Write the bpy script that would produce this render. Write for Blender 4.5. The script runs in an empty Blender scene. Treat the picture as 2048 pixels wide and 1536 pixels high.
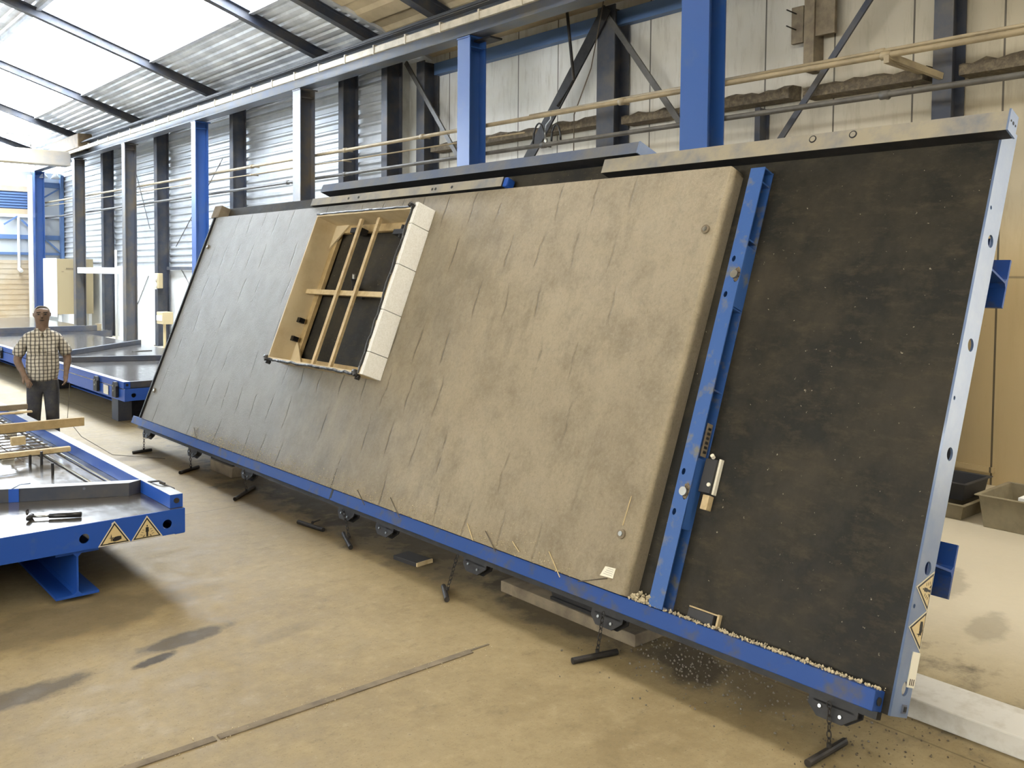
import bpy, bmesh, math, random
from mathutils import Vector, Matrix
random.seed(7)
SC = bpy.context.scene
COL = SC.collection

# ---------------------------------------------------------------- camera
def rot_cam(yaw, pitch, roll):
    return Matrix.Rotation(-yaw, 3, 'Z') @ Matrix.Rotation(math.pi/2-pitch, 3, 'X') @ Matrix.Rotation(roll, 3, 'Z')
cam_d = bpy.data.cameras.new('camera')
cam = bpy.data.objects.new('camera', cam_d); COL.objects.link(cam)
cam_d.sensor_width = 36; cam_d.lens = 1804.3/2048*36
cam_d.shift_y = -(768-624.18)/2048
cam_d.clip_start = .05; cam_d.clip_end = 300
cam.matrix_world = Matrix.Translation((0, 0, 2.3)) @ rot_cam(.7140, .0434, .0087).to_4x4()
SC.camera = cam

# ---------------------------------------------------------------- light, sky, exposure
W = bpy.data.worlds.new('world'); SC.world = W; W.use_nodes = True
wn = W.node_tree.nodes; bg = wn['Background']
bg.inputs[0].default_value = (.96, .97, 1.0, 1); bg.inputs[1].default_value = 30.0
SC.view_settings.view_transform = 'Standard'; SC.view_settings.look = 'None'
SC.view_settings.gamma = 1; SC.view_settings.use_curve_mapping = False
SC.view_settings.exposure = 0.1
try:
    SC.cycles.use_denoising = True
    SC.cycles.sample_clamp_indirect = 8
    SC.cycles.caustics_reflective = False; SC.cycles.caustics_refractive = False
except Exception: pass

# hall dimensions (metres). x: across the hall, towards the right wall; y: down the hall; z: up
XW_NEAR, XW_FAR, Y_SPLIT, Y_FAR, Y_NEAR, X_LEFT = 10.5, 10.1, 15.35, 39.3, -14.0, -10.1
def roof_z(x): return 6.7 + .31*(9.75-abs(x))

def portal(name, loc, sx, sy, rot):
    l = bpy.data.lights.new(name, 'AREA'); l.shape = 'RECTANGLE'; l.size = sx; l.size_y = sy
    l.cycles.is_portal = True
    o = bpy.data.objects.new(name, l); COL.objects.link(o); o.location = loc; o.rotation_euler = rot
    return o
SL_FAR = (5.3, 7.75)       # skylight strip over the far hall
SL_NEAR = (5.6, 7.0)       # narrower strip over the near hall
TH = math.atan(.31)
def roof_portal(x0, x1, y0, y1, sgn):
    xm = sgn*(x0+x1)/2
    portal('skylight_portal', (xm, (y0+y1)/2, roof_z(xm)-.06), (x1-x0)/math.cos(TH), y1-y0, (0, sgn*TH, 0))
roof_portal(*SL_FAR, 14.9, Y_FAR, 1)
roof_portal(*SL_NEAR, Y_NEAR, 14.6, 1)
roof_portal(*SL_FAR, 30.0, Y_FAR, -1)
portal('added_clerestory_portal', (X_LEFT+.05, 1.0, 5.2), 1.7, 23.8, (0, -math.pi/2, 0))  # added unseen opening, brightens the right wall and the concrete
portal('gate_portal', (XW_NEAR-.05, -1.5, 2.1), 4.1, 1.9, (0, math.pi/2, 0))

# ---------------------------------------------------------------- materials
def lin(r, g, b):
    f = lambda c: (c/255/12.92) if c/255 <= .04045 else ((c/255+.055)/1.055)**2.4
    return (f(r), f(g), f(b), 1)
MATS = {}
def mat(name, col, rough=.6, metal=0., spec=.5, noise=None, bump=None, rough2=None):
    """noise=(scale, colour2, lo, hi[, detail]); bump=(scale, strength, distance)"""
    m = bpy.data.materials.new(name); m.use_nodes = True; MATS[name] = m
    nt = m.node_tree; N = nt.nodes; L = nt.links; b = N['Principled BSDF']
    b.inputs['Base Color'].default_value = col; b.inputs['Roughness'].default_value = rough
    b.inputs['Metallic'].default_value = metal; b.inputs['Specular IOR Level'].default_value = spec
    tc = N.new('ShaderNodeTexCoord')
    m['tc'] = tc.name
    if noise:
        n = N.new('ShaderNodeTexNoise'); n.inputs['Scale'].default_value = noise[0]; n.inputs['Detail'].default_value = noise[4] if len(noise) > 4 else 6
        n.inputs['Roughness'].default_value = .62
        L.new(tc.outputs['Object'], n.inputs['Vector'])
        r = N.new('ShaderNodeValToRGB'); r.color_ramp.elements[0].position = noise[2]; r.color_ramp.elements[1].position = noise[3]
        r.color_ramp.elements[0].color = col; r.color_ramp.elements[1].color = noise[1]
        L.new(n.outputs['Fac'], r.inputs['Fac']); L.new(r.outputs['Color'], b.inputs['Base Color'])
        if rough2 is not None:
            mr = N.new('ShaderNodeMapRange'); mr.inputs['From Min'].default_value = noise[2]; mr.inputs['From Max'].default_value = noise[3]
            mr.inputs['To Min'].default_value = rough; mr.inputs['To Max'].default_value = rough2
            L.new(n.outputs['Fac'], mr.inputs['Value']); L.new(mr.outputs['Result'], b.inputs['Roughness'])
    if bump:
        n2 = N.new('ShaderNodeTexNoise'); n2.inputs['Scale'].default_value = bump[0]; n2.inputs['Detail'].default_value = 5
        L.new(tc.outputs['Object'], n2.inputs['Vector'])
        bp = N.new('ShaderNodeBump'); bp.inputs['Strength'].default_value = bump[1]; bp.inputs['Distance'].default_value = bump[2]
        L.new(n2.outputs['Fac'], bp.inputs['Height']); L.new(bp.outputs['Normal'], b.inputs['Normal'])
    return m
class NG:
    """small helper for node arithmetic"""
    def __init__(s, m): s.nt = m.node_tree; s.N = s.nt.nodes; s.L = s.nt.links
    def math(s, op, a, b=None, c=None, clamp=False):
        n = s.N.new('ShaderNodeMath'); n.operation = op; n.use_clamp = clamp
        for i, v in enumerate((a, b, c)):
            if v is None: continue
            if isinstance(v, (int, float)): n.inputs[i].default_value = v
            else: s.L.new(v, n.inputs[i])
        return n.outputs[0]
    def xyz(s, kind='Object'):
        tc = s.N.new('ShaderNodeTexCoord'); sp = s.N.new('ShaderNodeSeparateXYZ'); s.L.new(tc.outputs[kind], sp.inputs[0]); return sp.outputs, tc.outputs[kind]
    def noise(s, vec, scale, detail=4, rough=.6):
        n = s.N.new('ShaderNodeTexNoise'); n.inputs['Scale'].default_value = scale; n.inputs['Detail'].default_value = detail; n.inputs['Roughness'].default_value = rough
        s.L.new(vec, n.inputs['Vector']); return n.outputs['Fac']
    def mix(s, fac, a, b):
        n = s.N.new('ShaderNodeMix'); n.data_type = 'RGBA'
        for sock, v in ((n.inputs[0], fac), (n.inputs[6], a), (n.inputs[7], b)):
            if isinstance(v, (int, float)): sock.default_value = v
            elif isinstance(v, tuple): sock.default_value = v
            else: s.L.new(v, sock)
        return n.outputs[2]
    def ramp(s, v, lo, hi, a=0., b=1.):
        n = s.N.new('ShaderNodeMapRange'); n.clamp = True
        n.inputs['From Min'].default_value = lo; n.inputs['From Max'].default_value = hi; n.inputs['To Min'].default_value = a; n.inputs['To Max'].default_value = b
        s.L.new(v, n.inputs['Value']); return n.outputs[0]
    def vmap(s, vec, scale):
        n = s.N.new('ShaderNodeMapping'); n.inputs['Scale'].default_value = scale; s.L.new(vec, n.inputs['Vector']); return n.outputs[0]

BLUE = lin(34, 80, 168)
mat('blue_paint', BLUE, .45, spec=.35, noise=(5, lin(80, 100, 140), .6, .9), bump=(30, .1, .004))
mat('blue_paint_worn', lin(52, 90, 152), .5, spec=.35, noise=(9, lin(112, 112, 104), .54, .7), bump=(40, .25, .004), rough2=.6)
mat('blue_paint_dusty', lin(78, 90, 114), .5, noise=(3, lin(108, 106, 100), .4, .75), bump=(40, .3, .004))
mat('blue_paint_grimy', lin(30, 68, 136), .55, spec=.3, noise=(6, lin(82, 80, 74), .52, .72), bump=(40, .2, .004))
mat('blue_column', lin(42, 78, 140), .3, spec=.7, noise=(2.2, lin(70, 90, 124), .55, .85))
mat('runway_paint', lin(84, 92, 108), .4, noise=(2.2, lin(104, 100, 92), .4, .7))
mat('shaded_column', lin(70, 74, 84), .35, spec=.6, noise=(2, lin(104, 92, 72), .42, .7))  # blue column paint with the shade put into its colour
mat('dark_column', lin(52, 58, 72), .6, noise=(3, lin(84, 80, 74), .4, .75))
mat('edge_steel', lin(92, 114, 152), .3, 0, .8, noise=(5, lin(112, 128, 156), .4, .7), bump=(60, .1, .002))
mat('dark_steel', lin(34, 34, 36), .55, .3, noise=(9, lin(62, 56, 50), .4, .7))
mat('black_steel', lin(22, 23, 26), .6, noise=(12, lin(42, 40, 40), .4, .7))  # also paints the shade on rail sides and under tables
mat('bright_steel', lin(170, 172, 170), .3, .9)
mat('rail_top', lin(150, 142, 124), .5, noise=(5, lin(112, 114, 120), .42, .72), bump=(50, .15, .003))
mat('rail_glare', lin(160, 164, 166), .5, spec=.4, noise=(5, lin(132, 138, 146), .4, .7))  # sky glare on dusty rail tops, put into the colour
mat('conductor_beige', lin(186, 178, 160), .5, noise=(3, lin(150, 142, 124), .4, .7))
mat('pipe_beige', lin(150, 136, 108), .5, noise=(3, lin(122, 110, 88), .4, .7))
mat('pipe_grey', lin(86, 84, 80), .45, noise=(3, lin(58, 56, 54), .4, .7))
mat('ledge_dirt', lin(88, 80, 68), .95, noise=(14, lin(128, 116, 94), .45, .75), bump=(30, 1., .03))
mat('white_wall', lin(232, 234, 234), .6, noise=(2, lin(212, 214, 212), .5, .8))
mat('sheet_metal', lin(184, 188, 192), .42, .15, noise=(1.2, lin(156, 160, 166), .45, .75))
mat('roof_sheet', lin(228, 232, 238), .35, .2, noise=(1.5, lin(170, 176, 186), .4, .75))
mat('roof_near', lin(216, 200, 168), .8, noise=(.8, lin(176, 160, 132), .4, .7))
mat('far_panel', lin(186, 192, 196), .5)
mat('roller_beige', lin(176, 158, 130), .6, noise=(.7, lin(186, 176, 158), .45, .7))
mat('timber', lin(176, 152, 108), .7, noise=(9, lin(150, 128, 88), .4, .7), bump=(40, .2, .003))
mat('timber_pale', lin(198, 178, 138), .7, noise=(14, lin(172, 148, 108), .45, .72), bump=(60, .2, .002))
mat('plywood', lin(202, 186, 152), .6, noise=(3, lin(184, 164, 128), .45, .7))
mat('timber_grey', lin(128, 116, 96), .85, noise=(6, lin(96, 86, 72), .4, .7), bump=(40, .3, .004))
mat('foam', lin(244, 245, 242), .85, noise=(90, lin(228, 228, 222), .4, .7), bump=(120, .3, .002))
mat('black_plastic', lin(18, 18, 20), .35)
mat('black_foil', lin(24, 24, 26), .3, noise=(20, lin(150, 152, 158), .58, .75), bump=(40, .8, .01))
mat('crate_grey', lin(138, 128, 104), .7, noise=(5, lin(118, 108, 86), .4, .7), bump=(60, .1, .003))
mat('crate_black', lin(44, 44, 46), .6)
mat('rubble', lin(190, 178, 150), .9)
mat('rubble_dark', lin(110, 104, 94), .9)
mat('straw', lin(196, 176, 132), .7)
mat('wire_dark', lin(84, 74, 60), .6)
mat('sign_yellow', lin(206, 186, 140), .5)
mat('sign_white', lin(214, 206, 184), .5)
mat('sign_black', lin(24, 24, 28), .5)
mat('paper', lin(232, 228, 210), .7)
mat('tan_box', lin(176, 160, 124), .6)
mat('kerb', lin(205, 203, 196), .8, noise=(6, lin(170, 164, 150), .45, .75), bump=(50, .3, .004))
mat('skin', lin(122, 100, 84), .6, noise=(20, lin(104, 84, 70), .4, .7))
mat('hair_grey', lin(190, 186, 178), .8)  # grey hair, lightened to carry the rim light from behind
mat('jeans', lin(52, 54, 62), .9, noise=(12, lin(72, 70, 66), .4, .7), bump=(16, .6, .02))
mat('shoe', lin(40, 36, 34), .6)
mat('eye_dark', lin(30, 26, 24), .5)
mat('far_blue', lin(84, 112, 156), .5)
mat('brown_truck', lin(122, 104, 78), .7, noise=(5, lin(92, 80, 66), .4, .7))
mat('girder_beige', lin(206, 190, 160), .6, noise=(.5, lin(150, 156, 168), .45, .7))

# formwork deck: old oiled steel, scuffed with cement dust
def deck_mat(name, base, dust, rough, spec, dustlo):
    m = mat(name, base, rough, 0, spec); g = NG(m); b = g.N['Principled BSDF']
    xyz, vec = g.xyz()
    n1 = g.noise(vec, 1.1, 8, .68); n2 = g.noise(g.vmap(vec, (2.5, 1, 1)), 5.5, 9, .75); n3 = g.noise(vec, 34, 3)
    a = g.ramp(n1, .42, .72); c = g.ramp(n2, dustlo, dustlo+.24); sp = g.ramp(n3, .7, .73)
    col = g.mix(g.math('MULTIPLY', a, .55), base, dust)
    col = g.mix(g.math('MULTIPLY', c, .55), col, dust)
    col = g.mix(g.math('MULTIPLY', sp, .6), col, lin(176, 166, 146))
    g.L.new(col, b.inputs['Base Color'])
    g.L.new(g.ramp(n2, .3, .75, rough, min(1, rough+(.3 if rough > .3 else .12))), b.inputs['Roughness'])
deck_mat('deck_oiled', lin(33, 32, 29), lin(84, 76, 60), .5, .22, .5)
deck_mat('deck_polished', lin(72, 70, 68), lin(104, 100, 94), .1, .9, .68)

# floor: worn concrete with oil stains, painted deck shade and painted light at right
def floor_mat():
    m = mat('floor_concrete', lin(176, 162, 132), .5, spec=.25); g = NG(m); b = g.N['Principled BSDF']
    xyz, vec = g.xyz(); X, Y = xyz[0], xyz[1]
    n1 = g.noise(vec, .55, 6, .6); n2 = g.noise(vec, 5, 8, .7); n3 = g.noise(g.vmap(vec, (1, 1.6, 1)), 3.4, 9, .75); n4 = g.noise(vec, 60, 3)
    col = g.mix(g.ramp(n1, .35, .68), lin(152, 137, 104), lin(128, 113, 82))
    col = g.mix(g.math('MULTIPLY', g.ramp(n2, .45, .75), .6), col, lin(166, 151, 118))
    col = g.mix(g.math('MULTIPLY', g.ramp(n3, .57, .76), .8), col, lin(100, 90, 68))
    n8 = g.noise(vec, 9, 10, .82)
    col = g.mix(g.math('MULTIPLY', g.ramp(n8, .5, .7), .55), col, lin(112, 98, 70)); col = g.mix(g.math('MULTIPLY', g.ramp(n8, .46, .3), .45), col, lin(176, 162, 132))
    col = g.mix(g.math('MULTIPLY', g.ramp(n4, .62, .7), .5), col, lin(88, 80, 64))
    col = g.mix(g.ramp(g.math('ADD', X, g.math('MULTIPLY', n1, 1.5)), 5.6, 7.4, 0, .75), col, lin(212, 204, 184))  # bright light right of the kerb, painted as a paler floor tone
    # stains, with wide dirt-and-shade ellipses painted under the raised deck: (cx, cy, rx, ry, angle, strength)
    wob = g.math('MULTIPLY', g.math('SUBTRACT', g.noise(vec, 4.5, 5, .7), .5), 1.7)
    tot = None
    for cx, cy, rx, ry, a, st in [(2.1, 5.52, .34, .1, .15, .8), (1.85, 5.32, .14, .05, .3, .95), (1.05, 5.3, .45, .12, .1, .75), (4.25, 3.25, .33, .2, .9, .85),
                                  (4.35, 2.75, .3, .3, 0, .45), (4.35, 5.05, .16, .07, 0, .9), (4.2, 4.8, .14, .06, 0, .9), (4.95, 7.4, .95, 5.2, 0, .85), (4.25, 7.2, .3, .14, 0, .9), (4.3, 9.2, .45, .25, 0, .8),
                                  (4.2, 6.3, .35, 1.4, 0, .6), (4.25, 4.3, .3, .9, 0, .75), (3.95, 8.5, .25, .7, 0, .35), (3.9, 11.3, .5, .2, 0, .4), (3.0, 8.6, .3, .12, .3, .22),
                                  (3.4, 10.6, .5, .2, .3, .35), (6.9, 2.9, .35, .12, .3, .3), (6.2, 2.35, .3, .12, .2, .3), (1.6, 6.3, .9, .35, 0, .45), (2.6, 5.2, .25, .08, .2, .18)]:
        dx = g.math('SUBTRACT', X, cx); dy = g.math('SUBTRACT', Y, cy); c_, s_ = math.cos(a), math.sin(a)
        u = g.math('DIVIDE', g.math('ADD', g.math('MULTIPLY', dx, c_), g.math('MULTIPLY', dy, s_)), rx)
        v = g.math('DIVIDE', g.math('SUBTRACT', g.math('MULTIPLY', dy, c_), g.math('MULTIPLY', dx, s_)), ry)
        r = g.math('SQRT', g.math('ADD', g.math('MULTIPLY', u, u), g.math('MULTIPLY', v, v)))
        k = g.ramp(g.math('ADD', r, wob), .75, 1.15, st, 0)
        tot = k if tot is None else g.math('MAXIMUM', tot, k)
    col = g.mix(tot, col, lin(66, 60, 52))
    # saw-cut joints
    for yy in (8.35, 13.0, 18.0, -.5):
        col = g.mix(g.math('MULTIPLY', g.math('LESS_THAN', g.math('ABSOLUTE', g.math('SUBTRACT', Y, yy)), .007), .6), col, lin(90, 78, 56))
    col = g.mix(g.math('MULTIPLY', g.math('LESS_THAN', g.math('ABSOLUTE', g.math('SUBTRACT', X, 4.42)), .006), .6), col, lin(90, 78, 56))
    g.L.new(col, b.inputs['Base Color'])
    g.L.new(g.ramp(n2, .3, .7, .5, .75), b.inputs['Roughness'])
    bp = g.N.new('ShaderNodeBump'); bp.inputs['Strength'].default_value = .25; bp.inputs['Distance'].default_value = .01
    g.L.new(n2, bp.inputs['Height']); g.L.new(bp.outputs[0], b.inputs['Normal'])
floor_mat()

# fresh concrete element, trowelled back face
def slab_mat():
    m = mat('precast_concrete', lin(178, 164, 134), .5); g = NG(m); b = g.N['Principled BSDF']
    xyz, vec = g.xyz(); S, T = xyz[0], xyz[1]
    n1 = g.noise(vec, .6, 5, .6); n2 = g.noise(vec, 3.2, 9, .72); n5 = g.noise(g.vmap(vec, (.7, 2.2, 1)), 2.1, 7, .7)
    col = g.mix(g.ramp(n1, .36, .66), lin(188, 174, 147), lin(166, 152, 126))
    col = g.mix(g.math('MULTIPLY', g.ramp(n2, .45, .7), .6), col, lin(132, 119, 94))
    col = g.mix(g.math('MULTIPLY', g.ramp(g.noise(g.vmap(vec, (.5, 1.6, 1)), 1.6, 8, .75), .52, .7), .45), col, lin(196, 184, 156))
    col = g.mix(g.math('MULTIPLY', g.ramp(n5, .55, .72), .45), col, lin(128, 116, 92))
    edge = g.ramp(g.math('ADD', T, g.math('MULTIPLY', n2, .3)), 1.7, 1.9, .5, 0)
    col = g.mix(edge, col, lin(192, 178, 148))
    n7 = g.noise(vec, 48, 5, .8)
    col = g.mix(g.ramp(n7, .52, .7, 0, .4), col, lin(120, 110, 90)); col = g.mix(g.ramp(n7, .46, .32, 0, .35), col, lin(206, 196, 172))
    # greyer, smoother half
    grey_half = g.ramp(g.math('ADD', T, g.math('MULTIPLY', n5, 3.0)), 5.0, 8.0)
    col = g.mix(g.math('MULTIPLY', grey_half, .85), col, g.mix(g.ramp(n2, .35, .7), lin(122, 120, 114), lin(100, 98, 93)))
    # short float marks running up the slope
    wob = g.math('MULTIPLY', g.noise(vec, 1.1, 3), .22)
    row = g.math('DIVIDE', S, .42); rid = g.math('FLOOR', row)
    wn_ = g.N.new('ShaderNodeTexWhiteNoise'); wn_.noise_dimensions = '1D'; g.L.new(rid, wn_.inputs['W'])
    colx = g.math('ADD', g.math('DIVIDE', g.math('ADD', T, wob), .37), g.math('MULTIPLY', wn_.outputs[0], 3.0))
    cid = g.math('FLOOR', colx)
    w2 = g.N.new('ShaderNodeTexWhiteNoise'); w2.noise_dimensions = '2D'
    cb = g.N.new('ShaderNodeCombineXYZ'); g.L.new(rid, cb.inputs[0]); g.L.new(cid, cb.inputs[1]); g.L.new(cb.outputs[0], w2.inputs['Vector'])
    fx = g.math('ABSOLUTE', g.math('SUBTRACT', g.math('FRACT', colx), .5)); fr = g.math('FRACT', row)
    line = g.math('MULTIPLY', g.ramp(fx, .01, .035, 1, 0), g.math('MULTIPLY', g.ramp(fr, .05, .3), g.ramp(fr, .7, .95, 1, 0)))
    line = g.math('MULTIPLY', line, g.math('GREATER_THAN', w2.outputs[0], .3))
    line = g.math('MULTIPLY', line, g.math('MULTIPLY', g.ramp(T, 2.0, 2.3), g.ramp(T, 2.5, 5.5, .4, 1.0)))
    line = g.math('MULTIPLY', line, g.ramp(g.noise(vec, 9, 4), .32, .5)); col = g.mix(g.math('MULTIPLY', line, .75), col, lin(84, 78, 66))
    g.L.new(col, b.inputs['Base Color'])
    g.L.new(g.ramp(grey_half, 0, 1, .6, .4), b.inputs['Roughness']); b.inputs['Specular IOR Level'].default_value = .5
    bp = g.N.new('ShaderNodeBump'); bp.inputs['Strength'].default_value = 1.0; bp.inputs['Distance'].default_value = .02
    h = g.math('ADD', g.math('MULTIPLY', g.noise(g.vmap(vec, (1, 1.5, 1)), 30, 7, .8), 1.0), g.math('MULTIPLY', line, -1.0))
    g.L.new(h, bp.inputs['Height']); g.L.new(bp.outputs[0], b.inputs['Normal'])
slab_mat()

# flat wall panels 1 m wide, grimy below
def panel_mat():
    m = mat('wall_panel', lin(180, 178, 170), .6); g = NG(m); b = g.N['Principled BSDF']
    xyz, vec = g.xyz(); Y, Z = xyz[1], xyz[2]
    n1 = g.noise(vec, .5, 5); n2 = g.noise(g.vmap(vec, (1, 4, .6)), 2, 8, .7); n3 = g.noise(vec, 7, 8, .75)
    col = g.mix(g.ramp(n1, .35, .65), lin(230, 232, 232), lin(208, 206, 196))
    low = g.ramp(g.math('ADD', Z, g.math('MULTIPLY', n1, 1.2)), 2.9, 5.4, .9, 0)
    col = g.mix(low, col, lin(190, 178, 148))
    near = g.ramp(Y, 4.0, 11.0, .9, 0)
    col = g.mix(near, col, lin(168, 157, 132))
    col = g.mix(g.math('MULTIPLY', g.ramp(n2, .5, .8), .5), col, lin(118, 106, 84))
    col = g.mix(g.math('MULTIPLY', g.ramp(n3, .64, .74), g.ramp(Z, .3, 4.8, .8, .15)), col, lin(84, 74, 58))
    col = g.mix(g.ramp(Z, 2.4, 3.2, .6, 0), col, lin(196, 172, 124))
    j = g.math('LESS_THAN', g.math('ABSOLUTE', g.math('SUBTRACT', g.math('FRACT', g.math('ADD', Y, .5)), .5)), .011)
    col = g.mix(g.math('MULTIPLY', j, .85), col, lin(52, 48, 40))
    j2 = g.math('LESS_THAN', g.math('ABSOLUTE', g.math('SUBTRACT', Z, 2.3)), .012)
    col = g.mix(g.math('MULTIPLY', j2, .5), col, lin(70, 64, 52))
    g.L.new(col, b.inputs['Base Color'])
panel_mat()

def shirt_mat():
    m = mat('check_shirt', lin(196, 186, 166), .85); g = NG(m); b = g.N['Principled BSDF']
    xyz, vec = g.xyz()
    wx = g.math('ADD', xyz[0], g.math('MULTIPLY', g.noise(vec, 6, 2), .03)); wz = g.math('ADD', xyz[2], g.math('MULTIPLY', g.noise(vec, 5, 2), .03))
    lx = g.ramp(g.math('ABSOLUTE', g.math('SUBTRACT', g.math('FRACT', g.math('DIVIDE', wx, .045)), .5)), .12, .2, 1, 0)
    lz = g.ramp(g.math('ABSOLUTE', g.math('SUBTRACT', g.math('FRACT', g.math('DIVIDE', wz, .045)), .5)), .12, .2, 1, 0)
    col = g.mix(g.math('MULTIPLY', lz, .7), lin(196, 190, 176), lin(84, 78, 70))
    col = g.mix(g.math('MULTIPLY', lx, .8), col, lin(44, 42, 44))
    g.L.new(col, b.inputs['Base Color'])
shirt_mat()

def pane_mat(name, t, tint, stain=None):
    m = bpy.data.materials.new(name); m.use_nodes = True; MATS[name] = m; nt = m.node_tree; N = nt.nodes; L = nt.links
    N.remove(N['Principled BSDF']); out = N['Material Output']
    tr = N.new('ShaderNodeBsdfTransparent'); tl = N.new('ShaderNodeBsdfTranslucent'); mx = N.new('ShaderNodeMixShader')
    tr.inputs[0].default_value = tint; tl.inputs[0].default_value = tint; mx.inputs[0].default_value = 1-t
    L.new(tr.outputs[0], mx.inputs[1]); L.new(tl.outputs[0], mx.inputs[2]); L.new(mx.outputs[0], out.inputs[0])
    if stain:
        g = NG(m); xyz, vec = g.xyz()
        cx, cy, rx, ry, c2 = stain
        u = g.math('DIVIDE', g.math('SUBTRACT', xyz[0], cx), rx); v = g.math('DIVIDE', g.math('SUBTRACT', xyz[1], cy), ry)
        r = g.math('ADD', g.math('SQRT', g.math('ADD', g.math('MULTIPLY', u, u), g.math('MULTIPLY', v, v))), g.math('MULTIPLY', g.noise(vec, 2, 5), .3))
        L.new(g.mix(g.ramp(r, 1.05, 1.15, 1, 0), tint, c2), tr.inputs[0])
pane_mat('skylight_pane', .75, (.86, .92, .97, 1))
pane_mat('added_clerestory_pane', .6, (.62, .61, .56, 1))  # pane of the added window band in the left wall
pane_mat('gate_dimmer_pane', .6, (.52, .52, .5, 1))  # tint of the added strips that dim the gate light
pane_mat('skylight_pane_dim', .5, (.27, .25, .21, 1))  # near roof strip, tinted dark to weaken and warm its light

# ---------------------------------------------------------------- mesh helpers
class MB:
    def __init__(s): s.v = []; s.f = []; s.mi = []
    def add(s, vs, fs, mi=0):
        b = len(s.v); s.v += [tuple(v) for v in vs]; s.f += [tuple(i+b for i in f) for f in fs]; s.mi += [mi]*len(fs); return s
    def box(s, x0, x1, y0, y1, z0, z1, mi=0, M=None):
        vs = [Vector(p) for p in ((x0,y0,z0),(x1,y0,z0),(x1,y1,z0),(x0,y1,z0),(x0,y0,z1),(x1,y0,z1),(x1,y1,z1),(x0,y1,z1))]
        if M is not None: vs = [M @ v for v in vs]
        return s.add(vs, [(0,3,2,1),(4,5,6,7),(0,1,5,4),(1,2,6,5),(2,3,7,6),(3,0,4,7)], mi)
    def bar(s, a, b, w, h, up=(0,0,1), mi=0):
        """box of section w x h from point a to b"""
        a, b = Vector(a), Vector(b); d = (b-a); L = d.length; d.normalize()
        x = d.cross(Vector(up)); x.normalize(); z = x.cross(d)
        M = Matrix((x, d, z)).transposed().to_4x4(); M.translation = a
        return s.box(-w/2, w/2, 0, L, -h/2, h/2, mi, M)
    def prism(s, poly, axis, a, b, mi=0):
        """poly: 2D points; extruded along axis from a to b. axis 0: (u,v)=(y,z); 1: (x,z); 2: (x,y)"""
        def P(p, t):
            return {0: (t, p[0], p[1]), 1: (p[0], t, p[1]), 2: (p[0], p[1], t)}[axis]
        n = len(poly); vs = [P(p, a) for p in poly]+[P(p, b) for p in poly]
        fs = [tuple(range(n)), tuple(range(2*n-1, n-1, -1))]+[(i, i+n, (i+1) % n+n, (i+1) % n) for i in range(n)]
        return s.add(vs, fs, mi)
    def sheet(s, prof, axis, a, b, mi=0):
        """open profile extruded along axis (a corrugated sheet)"""
        def P(p, t): return {0: (t, p[0], p[1]), 1: (p[0], t, p[1]), 2: (p[0], p[1], t)}[axis]
        n = len(prof); vs = [P(p, a) for p in prof]+[P(p, b) for p in prof]
        return s.add(vs, [(i, i+1, i+1+n, i+n) for i in range(n-1)], mi)
    def tube(s, pts, r, n=10, mi=0, cap=True):
        pts = [Vector(p) for p in pts]; rings = []
        for i, p in enumerate(pts):
            d = (pts[min(i+1, len(pts)-1)]-pts[max(i-1, 0)]).normalized()
            up = Vector((0, 0, 1)) if abs(d.z) < .95 else Vector((1, 0, 0))
            x = d.cross(up).normalized(); y = x.cross(d)
            rr = r[i] if isinstance(r, (list, tuple)) else r
            rings.append([p+x*rr*math.cos(2*math.pi*k/n)+y*rr*math.sin(2*math.pi*k/n) for k in range(n)])
        vs = [v for R_ in rings for v in R_]; fs = []
        for i in range(len(pts)-1):
            for k in range(n): fs.append((i*n+k, i*n+(k+1) % n, (i+1)*n+(k+1) % n, (i+1)*n+k))
        if cap: fs += [tuple(range(n-1, -1, -1)), tuple((len(pts)-1)*n+k for k in range(n))]
        return s.add(vs, fs, mi)
    def ibeam(s, a, b, w, h, tf, tw, up=(0,0,1), mi=0):
        a, b = Vector(a), Vector(b); d = (b-a); L = d.length; d.normalize()
        x = d.cross(Vector(up)); x.normalize(); z = x.cross(d)
        M = Matrix((x, d, z)).transposed().to_4x4(); M.translation = a
        W2, H2, t2, c = w/2, h/2, tw/2, min(.02, w*.08)
        poly = [(-W2,-H2),(W2,-H2),(W2,-H2+tf),(t2+c,-H2+tf),(t2,-H2+tf+c),(t2,H2-tf-c),(t2+c,H2-tf),(W2,H2-tf),(W2,H2),(-W2,H2),(-W2,H2-tf),(-t2-c,H2-tf),(-t2,H2-tf-c),(-t2,-H2+tf+c),(-t2-c,-H2+tf),(-W2,-H2+tf)]
        n = len(poly); vs = [M @ Vector((p[0], 0, p[1])) for p in poly]+[M @ Vector((p[0], L, p[1])) for p in poly]
        fs = [(i, i+n, (i+1) % n+n, (i+1) % n) for i in range(n)]
        for o in (0, n):
            fs += [(0+o,1+o,2+o,3+o,14+o,15+o),(3+o,4+o,13+o,14+o),(4+o,5+o,12+o,13+o),(5+o,6+o,11+o,12+o),(6+o,7+o,8+o,9+o,10+o,11+o)]
        return s.add(vs, fs, mi)
    def build(s, name, mats, parent=None, bevel=0, smooth=False, **tags):
        me = bpy.data.meshes.new(name); me.from_pydata(s.v, [], s.f)
        if isinstance(mats, str): mats = [mats]
        for m in mats: me.materials.append(MATS[m])
        me.polygons.foreach_set('material_index', s.mi)
        bm = bmesh.new(); bm.from_mesh(me); bmesh.ops.recalc_face_normals(bm, faces=bm.faces); bm.to_mesh(me); bm.free()
        if smooth:
            for p in me.polygons: p.use_smooth = True
        return link(name, me, parent, bevel, **tags)
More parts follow.
